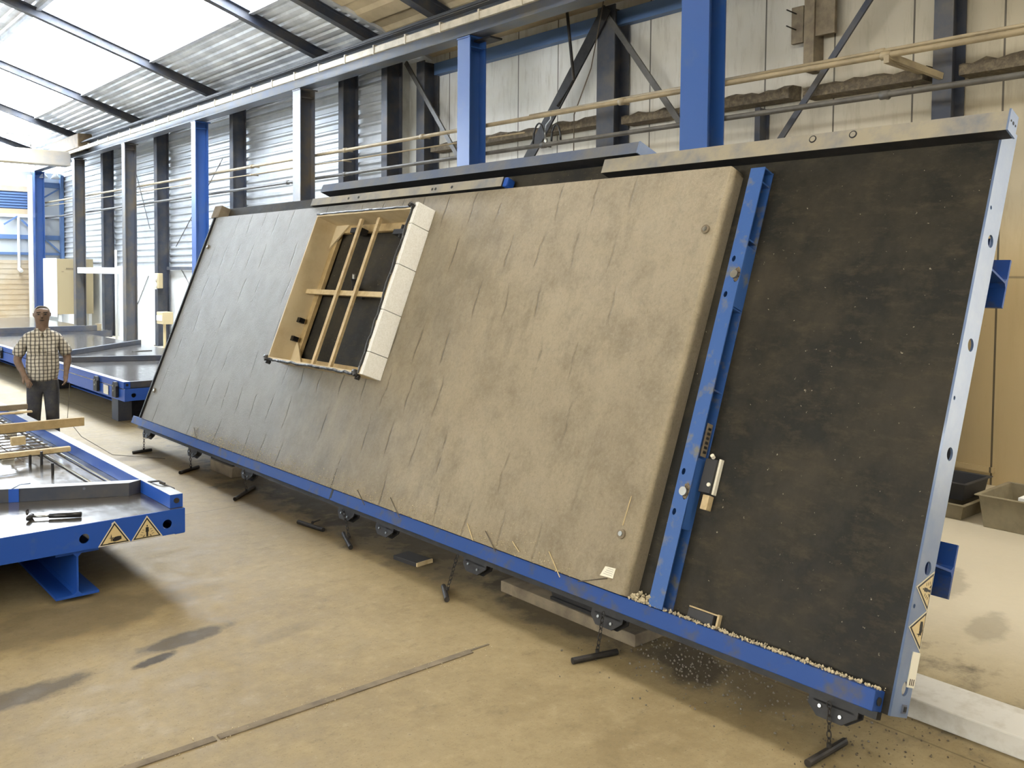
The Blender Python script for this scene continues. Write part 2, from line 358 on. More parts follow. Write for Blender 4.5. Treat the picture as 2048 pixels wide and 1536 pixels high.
def link(name, me, parent=None, bevel=0, **tags):
    o = bpy.data.objects.new(name, me); COL.objects.link(o)
    if parent is not None: o.parent = parent
    if bevel:
        md = o.modifiers.new('bevel', 'BEVEL'); md.width = bevel; md.segments = 2; md.limit_method = 'ANGLE'; md.angle_limit = math.radians(40)
    tag(o, **tags); return o
def tag(o, label=None, cat=None, group=None, kind=None):
    if label: o['label'] = label
    if cat: o['category'] = cat
    if group: o['group'] = group
    if kind: o['kind'] = kind
    return o
def empty(name, label, cat, loc=(0,0,0), group=None, mw=None):
    o = bpy.data.objects.new(name, None); COL.objects.link(o); o.empty_display_size = .1
    if mw is not None: o.matrix_world = mw
    else: o.location = loc
    return tag(o, label, cat, group)
def holed_plate(name, outer, holes, th, M, mats, parent, **tags):
    """flat plate in the local xy plane with elliptic holes, pushed through M"""
    cu = bpy.data.curves.new(name, 'CURVE'); cu.dimensions = '2D'; cu.fill_mode = 'BOTH'; cu.extrude = th/2
    def sp(pts):
        s_ = cu.splines.new('POLY'); s_.points.add(len(pts)-1); s_.use_cyclic_u = True
        for p, q in zip(s_.points, pts): p.co = (q[0], q[1], 0, 1)
    sp(outer)
    for cx, cy, rx, ry in holes: sp([(cx+rx*math.cos(2*math.pi*k/24), cy+ry*math.sin(2*math.pi*k/24)) for k in range(24)])
    tmp = bpy.data.objects.new('tmp', cu); COL.objects.link(tmp)
    bpy.context.view_layer.update()
    me = bpy.data.meshes.new_from_object(tmp.evaluated_get(bpy.context.evaluated_depsgraph_get()))
    bpy.data.objects.remove(tmp); me.transform(M); me.name = name
    me.materials.clear(); me.materials.append(MATS[mats])
    return link(name, me, parent, **tags)

# ================================================================ THE SHELL
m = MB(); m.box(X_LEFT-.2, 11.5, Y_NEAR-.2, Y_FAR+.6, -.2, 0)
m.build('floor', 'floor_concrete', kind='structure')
# right wall: flat panels by the camera, plain wall and ribbed sheet further down
m = MB(); m.box(XW_NEAR, XW_NEAR+.2, -.5, Y_SPLIT, .0, 7.2); m.box(XW_NEAR, XW_NEAR+.2, Y_NEAR, -2.5, .0, 7.2); m.box(XW_NEAR, XW_NEAR+.2, -2.5, -.5, 4.2, 7.2)
m.box(XW_NEAR-.03, XW_NEAR, 3.96, 5.6, .14, .2)
m.box(XW_FAR, XW_FAR+.55, Y_SPLIT, Y_SPLIT+.1, 0, 7.2)
m.build('wall_right', 'wall_panel', kind='structure')
m = MB(); m.box(XW_FAR+.02, XW_FAR+.2, Y_SPLIT+.1, Y_FAR, 0, 2.42, 0)
m.box(XW_FAR+.05, XW_FAR+.2, Y_SPLIT+.1, Y_FAR, 2.42, 7.0, 0)
prof = []; z = 2.42
while z < 6.75:
    prof += [(XW_FAR+.045, z), (XW_FAR+.045, z+.1), (XW_FAR, z+.13), (XW_FAR, z+.17)]; z += .2
m.sheet([(x, z) for x, z in prof], 1, Y_SPLIT+.1, Y_FAR, 1)
m.build('wall_right', ['white_wall', 'sheet_metal'], kind='structure')
# left wall (unseen) with an added window band to light the right wall
m = MB(); m.box(X_LEFT-.2, X_LEFT, Y_NEAR, -11, 0, 7); m.box(X_LEFT-.2, X_LEFT, 13, Y_FAR, 0, 7); m.box(X_LEFT-.2, X_LEFT, -11, 13, 6.1, 7); m.box(X_LEFT-.2, X_LEFT, -11, 13, 0, 4.3)
m.build('wall_left', 'far_panel', kind='structure')
# near wall with open gate on the right
m = MB(); m.prism([(X_LEFT, 0), (10.7, 0), (10.7, 6.4), (0, 9.72), (X_LEFT, 6.6)], 1, Y_NEAR-.2, Y_NEAR)
m.build('wall_near', 'far_panel', kind='structure')
# far wall below the glazed gable
m = MB(); m.box(X_LEFT, 10.3, Y_FAR, Y_FAR+.2, 0, 6.1)
m.build('wall_far', 'far_panel', kind='structure')
m = MB(); m.prism([(X_LEFT, 6.1), (10.1, 6.1), (10.1, 6.58), (0, 9.72), (X_LEFT, 6.6)], 1, Y_FAR+.02, Y_FAR+.04)
m.build('window_1', 'skylight_pane', kind='structure')
# far wall: roller door, louvre, rails
m = MB(); m.box(2.5, 9.0, Y_FAR-.05, Y_FAR, 0, 2.63)
for k in range(13): m.box(2.5, 9.0, Y_FAR-.07, Y_FAR-.05, .1+k*.2, .13+k*.2)
m.build('door_1', 'roller_beige', kind='structure')
m = MB()
m.box(6.2, 9.0, Y_FAR-.1, Y_FAR-.002, 5.3, 5.5); m.box(6.2, 9.0, Y_FAR-.1, Y_FAR-.002, 4.4, 4.62); m.box(8.9, 9.05, Y_FAR-.1, Y_FAR-.002, 4.62, 5.3)
fr = m.build('window_2', 'roller_beige', kind='structure')
m = MB()
for k in range(6): m.box(6.2, 8.88, Y_FAR-.08, Y_FAR-.02, 4.66+k*.105, 4.72+k*.105)
m.build('louvre_slats', 'far_blue', fr)
m = MB(); m.box(6.2, 8.88, Y_FAR-.02, Y_FAR-.001, 4.62, 5.3); m.build('louvre_back', 'far_blue', fr)
m = MB()
for z0, z1 in ((2.84, 2.94), (3.45, 3.62), (4.3, 4.42)): m.box(5.8, 10.1, Y_FAR-.12, Y_FAR-.001, z0, z1, 0 if z0 != 4.3 else 1)
m.build('trim_1', ['far_blue', 'white_wall'], kind='structure')

# ---- roof
def roof_strip(x0, x1, y0, y1, sgn, mi, mb, pitch=.2):
    prof = []; x = x0
    while x < x1-.001:
        for dx, dz in ((0, 0), (.09, 0), (.115, .04), (.175, .04)):
            xx = min(x+dx*pitch/.2, x1); prof.append((sgn*xx, roof_z(xx)+dz))
        x += pitch
    prof.append((sgn*x1, roof_z(x1)))
    mb.sheet(prof, 1, y0, y1, mi)
m = MB()
roof_strip(7.75, 11.2, 14.6, Y_FAR, 1, 0, m); roof_strip(0, 5.3, 14.6, Y_FAR, 1, 0, m)
roof_strip(7.0, 11.2, Y_NEAR, 14.6, 1, 1, m, .6); roof_strip(0, 5.6, Y_NEAR, 14.6, 1, 1, m, .6)
roof_strip(7.75, 10.2, 30, Y_FAR, -1, 0, m); roof_strip(0, 5.3, 30, Y_FAR, -1, 0, m); roof_strip(0, 10.2, 14.6, 30, -1, 0, m)
roof_strip(0, 10.2, Y_NEAR, 14.6, -1, 1, m, .6)
m.build('ceiling', ['roof_sheet', 'roof_near'], kind='structure')
def pane(n, x0, x1, y0, y1, sgn, mt='skylight_pane'):
    mb = MB(); t = .01
    mb.add([(sgn*x0, y0, roof_z(x0)+.03), (sgn*x1, y0, roof_z(x1)+.03), (sgn*x1, y1, roof_z(x1)+.03), (sgn*x0, y1, roof_z(x0)+.03)], [(0, 1, 2, 3)])
    mb.build('window_%d' % n, mt, kind='structure')
pane_mat('skylight_pane_stain', .75, (.85, .9, .92, 1), stain=(5.9, 31.6, 1.5, 2.6, (.065, .060, .050, 1)))
pane(3, 5.3, 7.75, 14.9, 27.6, 1); pane(4, 5.3, 7.75, 27.6, Y_FAR, 1, 'skylight_pane_stain')
pane(5, 5.6, 7.0, Y_NEAR, 14.6, 1, 'skylight_pane_dim')
pane(6, 5.3, 7.75, 30, Y_FAR, -1)
m = MB(); m.add([(X_LEFT-.1, -11, 4.3), (X_LEFT-.1, 13, 4.3), (X_LEFT-.1, 13, 6.1), (X_LEFT-.1, -11, 6.1)], [(0, 1, 2, 3)]); m.build('window_7', 'added_clerestory_pane', kind='structure')  # added unseen window band, a source for the right wall
m = MB()
for k in range(8): m.box(XW_NEAR+.1+.02*(k % 2), XW_NEAR+.106+.02*(k % 2), -2.5+k*.25, -2.24+k*.25, .02, 4.2)
m.build('gate_dimmer', 'gate_dimmer_pane', kind='structure')  # strips added out of view to weaken light through the gate
m = MB()   # flashing frame along the skylight edge
for x in (5.3, 7.75): m.bar((x, 14.9, roof_z(x)-.02), (x, Y_FAR, roof_z(x)-.02), .1, .08)
for x0_, x1_ in ((0, 2.8), (2.8, 5.6), (5.6, 8.4), (8.4, 11.2)):
    m.prism([(x0_, roof_z(x0_)-.02), (x1_, roof_z(x1_)-.02), (x1_, roof_z(x1_)+.3), (x0_, roof_z(x0_)+.3)], 1, 14.56, 14.92 if x0_ > 2 and x0_ < 8 else 14.66)
m.build('trim_2', 'roof_sheet', kind='structure')

# ---- roof rafters (portal frames)
def rafter(y, label, name='roof_rafter'):
    mb = MB()
    mb.ibeam((9.85, y, roof_z(9.85)-.13), (0, y, roof_z(0)-.13), .17, .2, .012, .01)
    mb.ibeam((0, y, roof_z(0)-.13), (-9.85, y, roof_z(9.85)-.13), .17, .2, .012, .01)
    mb.build(name, 'dark_column' if y > 16 else 'dark_column', label=label, cat='rafter', group='steel rafters under the roof')
rafter(14.85, 'dark steel rafter at the start of the ribbed roof, right of all the others')
rafter(16.75, 'dark blue steel rafter right of the widest skylight opening, wider in view')
rafter(22.25, 'long steel rafter crossing the bright skylights, second bay from the right')
rafter(27.85, 'steel rafter crossing the skylights with a tan stain below its left end')
rafter(33.1, 'steel rafter over the end of the crane, farthest thick one')
rafter(38.6, 'thin far rafter close to the gable, above the crane bridge')
m = MB(); m.ibeam((9.85, 12.6, roof_z(9.85)-.16), (0, 12.6, roof_z(0)-.16), .2, .26, .012, .01)
m.build('roof_rafter', 'dark_column', label='dark rafter under the brown near roof, top centre', cat='rafter', group='steel rafters under the roof')
m = MB(); m.ibeam((9.6, Y_NEAR, roof_z(9.6)-.3), (9.6, 14.5, roof_z(9.6)-.3), .14, .16, .01, .01)
m.build('eaves_beam', 'dark_column', label='dark eaves beam running above the crane runway near the camera', cat='beam')

# ---- steel columns
def column(x0, y0, w, d, z1, mt, label, cat='column', grp=None, cap=True, name='steel_column'):
    """H section: flanges face the hall (-x) and the wall"""
    e = empty(name, label, cat, (x0+d/2, y0+w/2, 0), grp)
    mb = MB(); tf = .022
    mb.box(-d/2, -d/2+tf, -w/2, w/2, 0, z1); mb.box(d/2-tf, d/2, -w/2, w/2, 0, z1); mb.box(-d/2+tf, d/2-tf, -.008, .008, 0, z1)
    mb.build('shaft', mt, e)
    mb = MB(); mb.box(-d/2-.03, d/2+.03, -w/2-.03, w/2+.03, 0, .02); mb.build('base_plate', mt, e)
    if cap:
        mb = MB(); mb.box(-d/2-.01, d/2+.06, -w/2-.01, w/2+.01, z1, z1+.025)
        mb.box(-d/2+.02, d/2-.02, -w/2, w/2, z1-.16, z1-.145); mb.build('cap_plate', mt, e)
    return e
G1, G2 = 'blue front columns under the crane runway', 'dark columns against the right wall'
col_labels = ['thick blue steel column rising out of frame above the right tilted deck', 'blue steel column with pale left flange behind the tilted table, centre',
 'dark steel column with pale beige flange behind the top left of the raised deck', 'bright blue column just above the left top corner of the tilted table',
 'brownish blue column carrying the right end of the white cross beam', 'grey-blue column carrying the left end of the white cross beam', 'blue column behind the man, beside the roller door']
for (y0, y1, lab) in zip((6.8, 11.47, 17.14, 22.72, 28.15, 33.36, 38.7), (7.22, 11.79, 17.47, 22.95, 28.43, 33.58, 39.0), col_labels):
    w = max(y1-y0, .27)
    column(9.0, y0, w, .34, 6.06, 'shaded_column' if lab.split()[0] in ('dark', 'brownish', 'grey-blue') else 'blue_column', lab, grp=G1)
wl = ['dark blue wall column at the far right, crossed by the beige pipes', 'dark wall column with hanging cables, right of the thick black brace', 'dark wall column where flat panels meet ribbed sheet',
      'dark wall column beside the pale flange, first on the ribbed wall', 'dark wall column with bright flange above the boxed window frame', 'dark wall column with bright flange, between two blue front columns above the table corner',
      'dark wall column with white flange left of the bright blue front column', 'blue wall column behind the left end of the white cross beam']
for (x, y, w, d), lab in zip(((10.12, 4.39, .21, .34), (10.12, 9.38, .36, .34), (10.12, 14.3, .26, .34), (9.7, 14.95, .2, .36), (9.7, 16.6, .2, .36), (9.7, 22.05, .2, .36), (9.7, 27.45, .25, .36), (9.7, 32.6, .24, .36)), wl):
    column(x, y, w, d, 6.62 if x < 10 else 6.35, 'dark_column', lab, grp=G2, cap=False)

# ---- crane runway beam with conductor rail
e = empty('crane_runway', 'long crane runway beam on the blue columns with pale conductor rail', 'crane beam', (9.15, 3, 6.08))
m = MB(); m.ibeam((0, -12, .24), (0, 36.2, .24), .3, .44, .02, .014); m.build('runway_beam', 'runway_paint', e)
m = MB(); m.bar((0, -12, .48), (0, 36.2, .48), .06, .05); m.build('crane_rail', 'dark_steel', e)
m = MB(); m.box(-.36, -.3, -12, 36.2, .12, .24); m.build('conductor_rail', 'conductor_beige', e, bevel=.01)
for k in range(36):
    m = MB(); m.box(-.372, -.361, k-2.03, k-1.995, .105, .27); m.box(-.37, -.2, k-2.03, k-1.995, .255, .27); m.build('rail_bracket', 'conductor_beige', e)
m = MB(); m.bar((-.3, -12, .4), (-.3, 36.2, .4), .025, .025); m.bar((-.22, -12, .46), (-.22, 36.2, .46), .025, .025); m.build('power_cable', 'black_steel', e)
m = MB(); m.box(.05, .3, 8.2, 8.72, -.05, -.02); m.build('stop_plate', 'dark_steel', e)

# overhead crane at the far end
e = empty('overhead_crane', 'beige overhead crane bridge with brown end truck at the far end', 'crane', (9.1, 33.5, 6.5))
m = MB(); m.box(-16, -.25, -.3, .3, -.7, -.22); m.build('bridge_girder', 'girder_beige', e, bevel=.02)
m = MB(); m.box(-.35, .1, -1.5, 1.9, -.2, .28); m.build('end_truck', 'brown_truck', e, bevel=.03)
for yy in (-1.2, 1.6):
    m = MB(); m.tube([(-.1, yy, -.12), (.12, yy, -.12)], .13, 16); m.build('wheel', 'dark_steel', e)
m = MB(); m.box(-1.5, -1.1, -.45, -.3, -.1, .3); m.build('control_box', 'white_wall', e)
m = MB(); m.tube([(-16, -.35, .2), (-1.5, -.35, .2)], .012, 6); m.tube([(-1.5, -.35, .2), (-1.5, -.35, -.2)], .012, 6); m.build('cable_line', 'wire_dark', e)

# ---- girts, ledge and braces on the right wall
def thing(mb, name, mt, label, cat, group=None, bevel=0, smooth=False, kind=None):
    return mb.build(name, mt, None, bevel, smooth, label=label, cat=cat, group=group, kind=kind)
def ledge(y0, y1, z0, label):
    mb = MB(); n = max(3, int((y1-y0)/.12))
    vs = []; 
    for i in range(n+1):
        y = y0+(y1-y0)*i/n; h = random.uniform(.0, .05)
        vs += [(10.2, y, z0), (10.49, y, z0), (10.49, y, z0+.14+h), (10.3, y, z0+.12+h*1.3), (10.2, y, z0+.1+h*.6)]
    fs = []
    for i in range(n):
        for k in range(5): fs.append((i*5+k, i*5+(k+1) % 5, (i+1)*5+(k+1) % 5, (i+1)*5+k))
    fs += [(0, 1, 2, 3, 4), tuple(n*5+k for k in (4, 3, 2, 1, 0))]
    mb.add(vs, fs); thing(mb, 'wall_ledge', 'ledge_dirt', label, 'ledge', 'dirty ledges on the right wall')
ledge(-2, 4.35, 4.5, 'dirt-caked ledge on the wall right of the far right column')
ledge(4.75, 6.25, 4.52, 'dirt-caked ledge on the wall left of the far right column')
ledge(6.45, 9.3, 4.55, 'dark ledge on the wall on both sides of the thick blue column')
ledge(9.8, 14.2, 4.6, 'brown ledge on the wall behind the centre blue column')
m = MB(); m.box(10.35, 10.49, -2, 14.3, 6.1, 6.32); thing(m, 'wall_girt', 'far_blue', 'high horizontal girt on the flat wall under the crane runway', 'girt')
def brace(a, b, w, h, mt, label, name='diagonal_brace', cat='brace'):
    mb = MB(); mb.bar(a, b, w, h, (1, 0, 0)); return thing(mb, name, mt, label, cat, 'diagonal braces on the right wall')
brace((10.1, 9.6, 6.3), (10.1, 8.0, 4.3), .09, .03, 'pipe_grey', 'slim grey-brown brace running down right from the cabled column')
brace((10.1, 5.2, 5.7), (10.1, 6.55, 3.95), .075, .03, 'dark_column', 'slim dark brace leaning right, between the thick blue and far right columns')
brace((10.1, 14.9, 6.4), (10.1, 13.1, 4.3), .09, .03, 'pipe_grey', 'slim dark brace running down right toward the centre blue column')
brace((10.08, 9.5, 6.3), (10.08, 11.5, 3.9), .2, .03, 'black_steel', 'thick black brace between the centre blue column and the cabled column')
m = MB(); m.tube([(10.0, 10.3, 6.5), (9.98, 10.1, 5.3), (9.6, 10.05, 4.85)], .025, 8); thing(m, 'hanging_cable', 'dark_steel', 'dark cable hanging across the thick black brace', 'cable')
m = MB(); m.tube([(10.0, 9.5, 6.4), (9.9, 9.65, 5.4), (9.7, 9.8, 4.7), (9.7, 9.8, 3.6)], .009, 6); thing(m, 'hanging_cable', 'wire_dark', 'thin brown wire slanting down left of the cabled column', 'cable')
# post with boards, upper right
e = empty('wall_post', 'brown wall post with two mounting boards near the top right edge', 'post', (10.35, 6.22, 4.86))
m = MB(); m.box(-.09, .14, -.07, .07, 0, 1.2); m.build('post', 'timber_grey', e)
m = MB(); m.box(-.06, .0, .1, .27, .38, .84); m.build('board', 'timber_grey', e, bevel=.005)
m = MB(); m.box(-.06, .0, -.33, -.07, .42, 1.2); m.build('board', 'timber_grey', e, bevel=.005)
for z in (.55, .75):
    m = MB(); m.tube([(-.06, .2, z), (-.22, .24, z+.03)], .008, 6); m.build('peg', 'dark_steel', e)
column(10.25, 6.9, .08, .22, 4.5, 'dark_column', 'short dark post below the ledge, between thick blue column and slim brace', cat='post', cap=False, name='wall_post')

# ---- pipes along the wall
def pipe(pts, r, mt, label, couplings=(), name='wall_pipe', grp='pipes along the right wall'):
    e = empty(name, label, 'pipe', pts[0], grp); o = Vector(pts[0])
    mb = MB(); mb.tube([Vector(p)-o for p in pts], r, 12); mb.build('pipe_run', mt, e, smooth=True)
    a, b = Vector(pts[0])-o, Vector(pts[-1])-o
    for y in couplings:
        t = (y-pts[0][1])/(pts[-1][1]-pts[0][1]); p = a.lerp(b, t); d = (b-a).normalized()
        mb = MB(); mb.tube([p-d*.05, p+d*.05], r*1.45, 12); mb.build('coupling', mt, e, smooth=True)
        mb = MB(); mb.box(p.x, p.x+.22, p.y+.06, p.y+.085, p.z-.012, p.z+.012); mb.build('hanger', mt, e)
pipe([(9.45, -3, 4.62), (9.45, 39, 4.9)], .034, 'pipe_beige', 'upper beige pipe of the long wall run, thicker one', (1.2, 4.8, 8.6, 13.4, 16.1, 20.4))
pipe([(9.52, -3, 4.72), (9.52, 10.6, 4.76)], .022, 'pipe_beige', 'slim beige pipe just above the thick beige one, right half', (4.9,))
pipe([(9.42, 10.6, 4.49), (9.42, 39, 4.75)], .014, 'pipe_beige', 'thin middle pipe between the two wall pipes, left half', (16.1, 20.4))
pipe([(9.45, -3, 4.24), (9.45, 39, 4.3)], .034, 'pipe_grey', 'lower dark grey pipe of the long wall run', (1.2, 4.8, 10.2, 16.1, 18.6))
m = MB(); m.box(9.4, 10.2, 4.74, 4.8, 4.58, 4.66); m.bar((9.42, 4.77, 4.66), (10.12, 4.5, 4.5), .05, .07); thing(m, 'pipe_bracket', 'pipe_beige', 'beige bracket arm carrying the upper pipes at the far right column', 'bracket')
# valve assembly in front of the cabled column
e = empty('valve_assembly', 'small steel valve with looped hoses above the shadowed tilted table top', 'valve', (9.45, 10.05, 4.25))
m = MB(); m.tube([(0, 0, .5), (0, 0, .38), (-.02, .08, .3), (-.02, .1, .18), (0, .1, 0)], .012, 8); m.build('valve_pipe', 'bright_steel', e, smooth=True)
m = MB(); m.tube([(0, .1, 0), (0, .1, .1)], .03, 10); m.tube([(-.03, .16, .02), (.03, .16, .02)], .03, 10); m.build('valve_body', 'bright_steel', e, smooth=True)
m = MB(); m.tube([(0, .16+math.cos(a)*.13+.1, .05+math.sin(a)*.3) for a in [math.pi*k/12 for k in range(13)]], .014, 8); m.build('hose', 'black_plastic', e, smooth=True)
m = MB(); m.tube([(.02, -.1+math.cos(a)*.1, .05+math.sin(a)*.24) for a in [math.pi*k/12 for k in range(13)]], .016, 8); m.build('hose', 'black_plastic', e, smooth=True)

# ---- far left furniture of the hall
m = MB(); m.box(9.05, 9.2, 28.45, 33.36, 2.16, 2.36); thing(m, 'cross_beam', 'white_wall', 'white horizontal beam between two far front columns', 'beam', bevel=.01)
m = MB(); m.box(9.95, 10.05, 22.3, 27.4, 2.3, 2.4); thing(m, 'wall_girt', 'dark_column', 'dark low girt on the ribbed wall left of the bright blue column', 'girt')
e = empty('storage_silo', 'tan cabinet with white left side on short legs, behind the far columns', 'cabinet', (9.3, 35.4, 0))
m = MB(); m.box(-.6, .6, -.9, .9, .7, 2.66, 0); m.box(-.62, -.6, -.9, .9, .6, 2.68, 1); m.build('body', ['tan_box', 'white_wall'], e, bevel=.02)
for sx in (-.5, .5):
    for sy in (-.8, .8):
        m = MB(); m.box(sx-.05, sx+.05, sy-.05, sy+.05, 0, .7); m.build('leg', 'white_wall', e)
m = MB(); m.box(-.3, .1, -.93, -.9, 2.3, 2.34); m.build('handle', 'pipe_beige', e)
m = MB(); m.box(-.45, -.38, -.92, .92, 2.2, 2.22); m.build('band', 'pipe_beige', e)
e = empty('fuse_box', 'small tan box with white reel on a dark wall column, left of table corner', 'box', (9.7, 27.3, 1.75))
m = MB(); m.box(-.14, .0, -.3, .1, 0, .45); m.build('body', 'tan_box', e, bevel=.02)
m = MB(); m.tube([(-.2, -.1, .32), (-.12, -.1, .32)], .12, 16); m.tube([(-.22, -.05, .1), (-.12, -.05, .1)], .13, 16); m.build('reel', 'white_wall', e)
e = empty('fuse_box', 'low tan box with white frame beside the tilted table left edge', 'box', (9.4, 26.2, 0))
m = MB(); m.box(-.15, .15, -.4, .1, .75, 1.1); m.build('body', 'tan_box', e, bevel=.02)
m = MB(); m.box(-.17, -.15, -.35, .05, .85, 1.0); m.build('frame', 'white_wall', e); m = MB(); m.box(-.03, .03, -.15, -.09, 0, .75); m.build('stand', 'tan_box', e)
pipe([(8.95, 28.9, 0), (8.95, 28.9, 2.9)], .035, 'white_wall', 'white standpipe in front of the brownish blue far column', name='standpipe', grp='standpipes')
pipe([(8.82, 38.62, 0), (8.82, 38.62, 5.9)], .09, 'white_wall', 'white drainpipe on the blue column behind the man', name='standpipe', grp='standpipes')
pipe([(10.04, 31.5, 6.1), (10.04, 31.5, 3.9), (10.03, 31.2, 3.6)], .03, 'black_steel', 'black bent cable conduit on the white far wall', name='conduit', grp='standpipes')
pipe([(9.9, 30.6, 0), (9.9, 30.6, 3.5)], .04, 'white_wall', 'thin white pipe on the far wall behind the cross beam', name='standpipe', grp='standpipes')
for a, b, lab in (((10.09, 30.9, 6.1), (10.09, 29.2, 3.6), 'thin steel tie rod high between far columns, falling to the right'), ((10.09, 23.6, 5.3), (10.09, 27.0, 3.0), 'thin steel tie rod rising right on the ribbed wall'),
                 ((10.1, 26.6, 2.3), (10.1, 24.2, .6), 'thin steel tie rod low on the ribbed wall'), ((10.1, 31.2, .5), (10.1, 29.4, 2.1), 'pale tie rod below the white cross beam')):
    m = MB(); m.tube([a, b], .012, 6); thing(m, 'tie_rod', 'pipe_grey', lab, 'rod', 'thin tie rods')
# blue bracing frame in the far corner
m = MB(); m.box(9.98, 10.09, 38.9, 39.15, 2.6, 6.0); m.bar((9.4, 39.1, 5.1), (10.0, 39.1, 5.5), .06, .06); m.bar((9.3, 39.1, 3.6), (10.0, 39.1, 2.95), .06, .06)
m.bar((8.0, 39.1, 4.0), (8.5, 39.1, 4.35), .06, .06); m.bar((8.6, 39.1, 4.2), (9.1, 39.1, 3.7), .07, .07); m.box(9.3, 10.0, 39.05, 39.15, 5.5, 5.7)
thing(m, 'bracing_frame', 'far_blue', 'blue bracing frame in the far corner beside the louvre', 'frame')
m = MB(); m.tube([(8.5, 39.1, 2.3), (8.5, 39.1, 4.4)], .05, 8); m.tube([(8.5, 39.1, 2.3), (8.55, 38.95, 2.2)], .07, 8); thing(m, 'downpipe', 'white_wall', 'pale downpipe in front of the far wall panels', 'pipe')
for x, lab in ((9.35, 'round bright lamp high in the far corner, left one'), (9.8, 'round bright lamp high in the far corner, right one')):
    e = empty('hall_lamp', lab, 'lamp', (x, 38.9, 5.85), 'lamps in the far corner')
    m = MB(); m.tube([(0, 0, .2), (0, 0, .08), (0, 0, 0)], [.05, .14, .17], 16); m.build('shade', 'white_wall', e, smooth=True)
    m = MB(); m.tube([(0, 0, .2), (0, 0, .35)], .01, 6); m.build('cord', 'black_steel', e)

# ================================================================ FORMWORK TABLES
def make_table(name, label, mw, W, L, deck, paint, mirror=False, rail=True, holes=True, signs=None, group=None, brackets=(), plate_mat=None, t_far=None):
    """local frame: x across the deck from the hinge side, y along it, z = normal of the deck (deck surface at 0)"""
    e = empty(name, label, 'formwork table', group=group, mw=mw)
    S = (lambda s: W-s) if mirror else (lambda s: s)
    def bx(mb, s0, s1, *a, **k): x0, x1 = sorted((S(s0), S(s1))); return mb.box(x0, x1, *a, **k)
    mb = MB(); bx(mb, 0, W, 0, L, -.012, 0); mb.build('deck_plate', deck, e)
    # end plate with its row of holes
    hs = [(S(.13+.57*k), -.1, .034, .034) for k in range(int(W/.57)) if .13+.57*k < W-.1]+[(S(.51+1.03*k), -.03, .011, .011) for k in range(int((W-.5)/1.03)+1)]
    if not holes: hs = []
    M = Matrix.Translation((0, -.006, 0)) @ Matrix.Rotation(math.pi/2, 4, 'X')
    holed_plate('end_plate', [(S(0), 0), (S(W), 0), (S(W), -.18), (S(0), -.18)], hs, .012, M, plate_mat or paint, e)
    mb = MB(); bx(mb, 0, .008, .0, L, -.18, -.012); bx(mb, 0, .07, .0, L, -.188, -.18); mb.build('side_channel', paint, e)
    mb = MB(); bx(mb, W-.008, W, .0, L, -.18, -.012); bx(mb, W-.07, W, .0, L, -.188, -.18); mb.build('side_channel', paint, e)
    mb = MB(); bx(mb, 0, W, L-.012, L, -.18, 0); mb.build('end_plate', paint, e)
    n = int(L/1.25)
    for k in range(1, n):
        mb = MB(); bx(mb, .02, W-.02, k*L/n-.004, k*L/n+.004, -.17, -.012); bx(mb, .02, W-.02, k*L/n, k*L/n+.05, -.178, -.17); mb.build('cross_member', paint, e)
    for s in (.735, W-.735):
        mb = MB(); mb.ibeam((S(s), .03, -.35), (S(s), L-.03, -.35), .28, .32, .018, .012); mb.build('longitudinal_beam', paint if name == 'formwork_table' else 'blue_paint_grimy', e)
    if rail:
        mb = MB(); bx(mb, .0, .095, .03, L-.03, .002, .1)
        if mirror or name == 'formwork_table': bx(mb, .001, .094, .031, L-.031, .1, .1015, 1)  # pale top layer carries the painted glare
        r = mb.build('edge_rail', [paint if name == 'formwork_table' else 'blue_paint_grimy', 'rail_glare'], e, bevel=.004 if not (mirror or name == 'formwork_table') else 0)
        if name == 'tilting_table':
            mb = MB(); mb.box(.02, .097, 4.96, 4.975, .01, .1015); mb.box(.0, .1, 4.975, 4.99, .1, .1015); mb.build('rail_joint', 'black_steel', r)
            mb = MB(); mb.box(-.04, -.001, .05, L-.03, -.05, -.004); mb.build('hinge_bar', 'black_steel', e)
        mb = MB(); mb.tube([(S(.048), .028, .055), (S(.048), .022, .055)], .02, 14); mb.build('end_bolt', 'dark_steel', r)
    for t in brackets:
        mb = MB(); y0 = t
        for za in (-.075, -.02):
            mb.prism([(S(.0), y0-.13), (S(.0), y0+.13), (S(-.08), y0+.125), (S(-.125), y0+.07), (S(-.125), y0-.06), (S(-.07), y0-.13)], 2, za, za+.01)
        mb.prism([(S(-.05), y0-.11), (S(-.05), y0+.1), (S(-.06), y0+.1), (S(-.06), y0-.11)], 2, -.075, -.01)
        br = mb.build('hinge_bracket', 'black_steel', e)
        for yy, ss in ((-.05, -.09), (.06, -.075)):
            mb = MB(); mb.tube([(S(ss), y0+yy, -.08), (S(ss), y0+yy, .0)], .009, 8); mb.build('bracket_bolt', 'bright_steel', br)
    if signs:
        for (s0, s1, kind, lab) in signs:
            warning_sign(e, S, s0, s1, kind, lab)
    return e

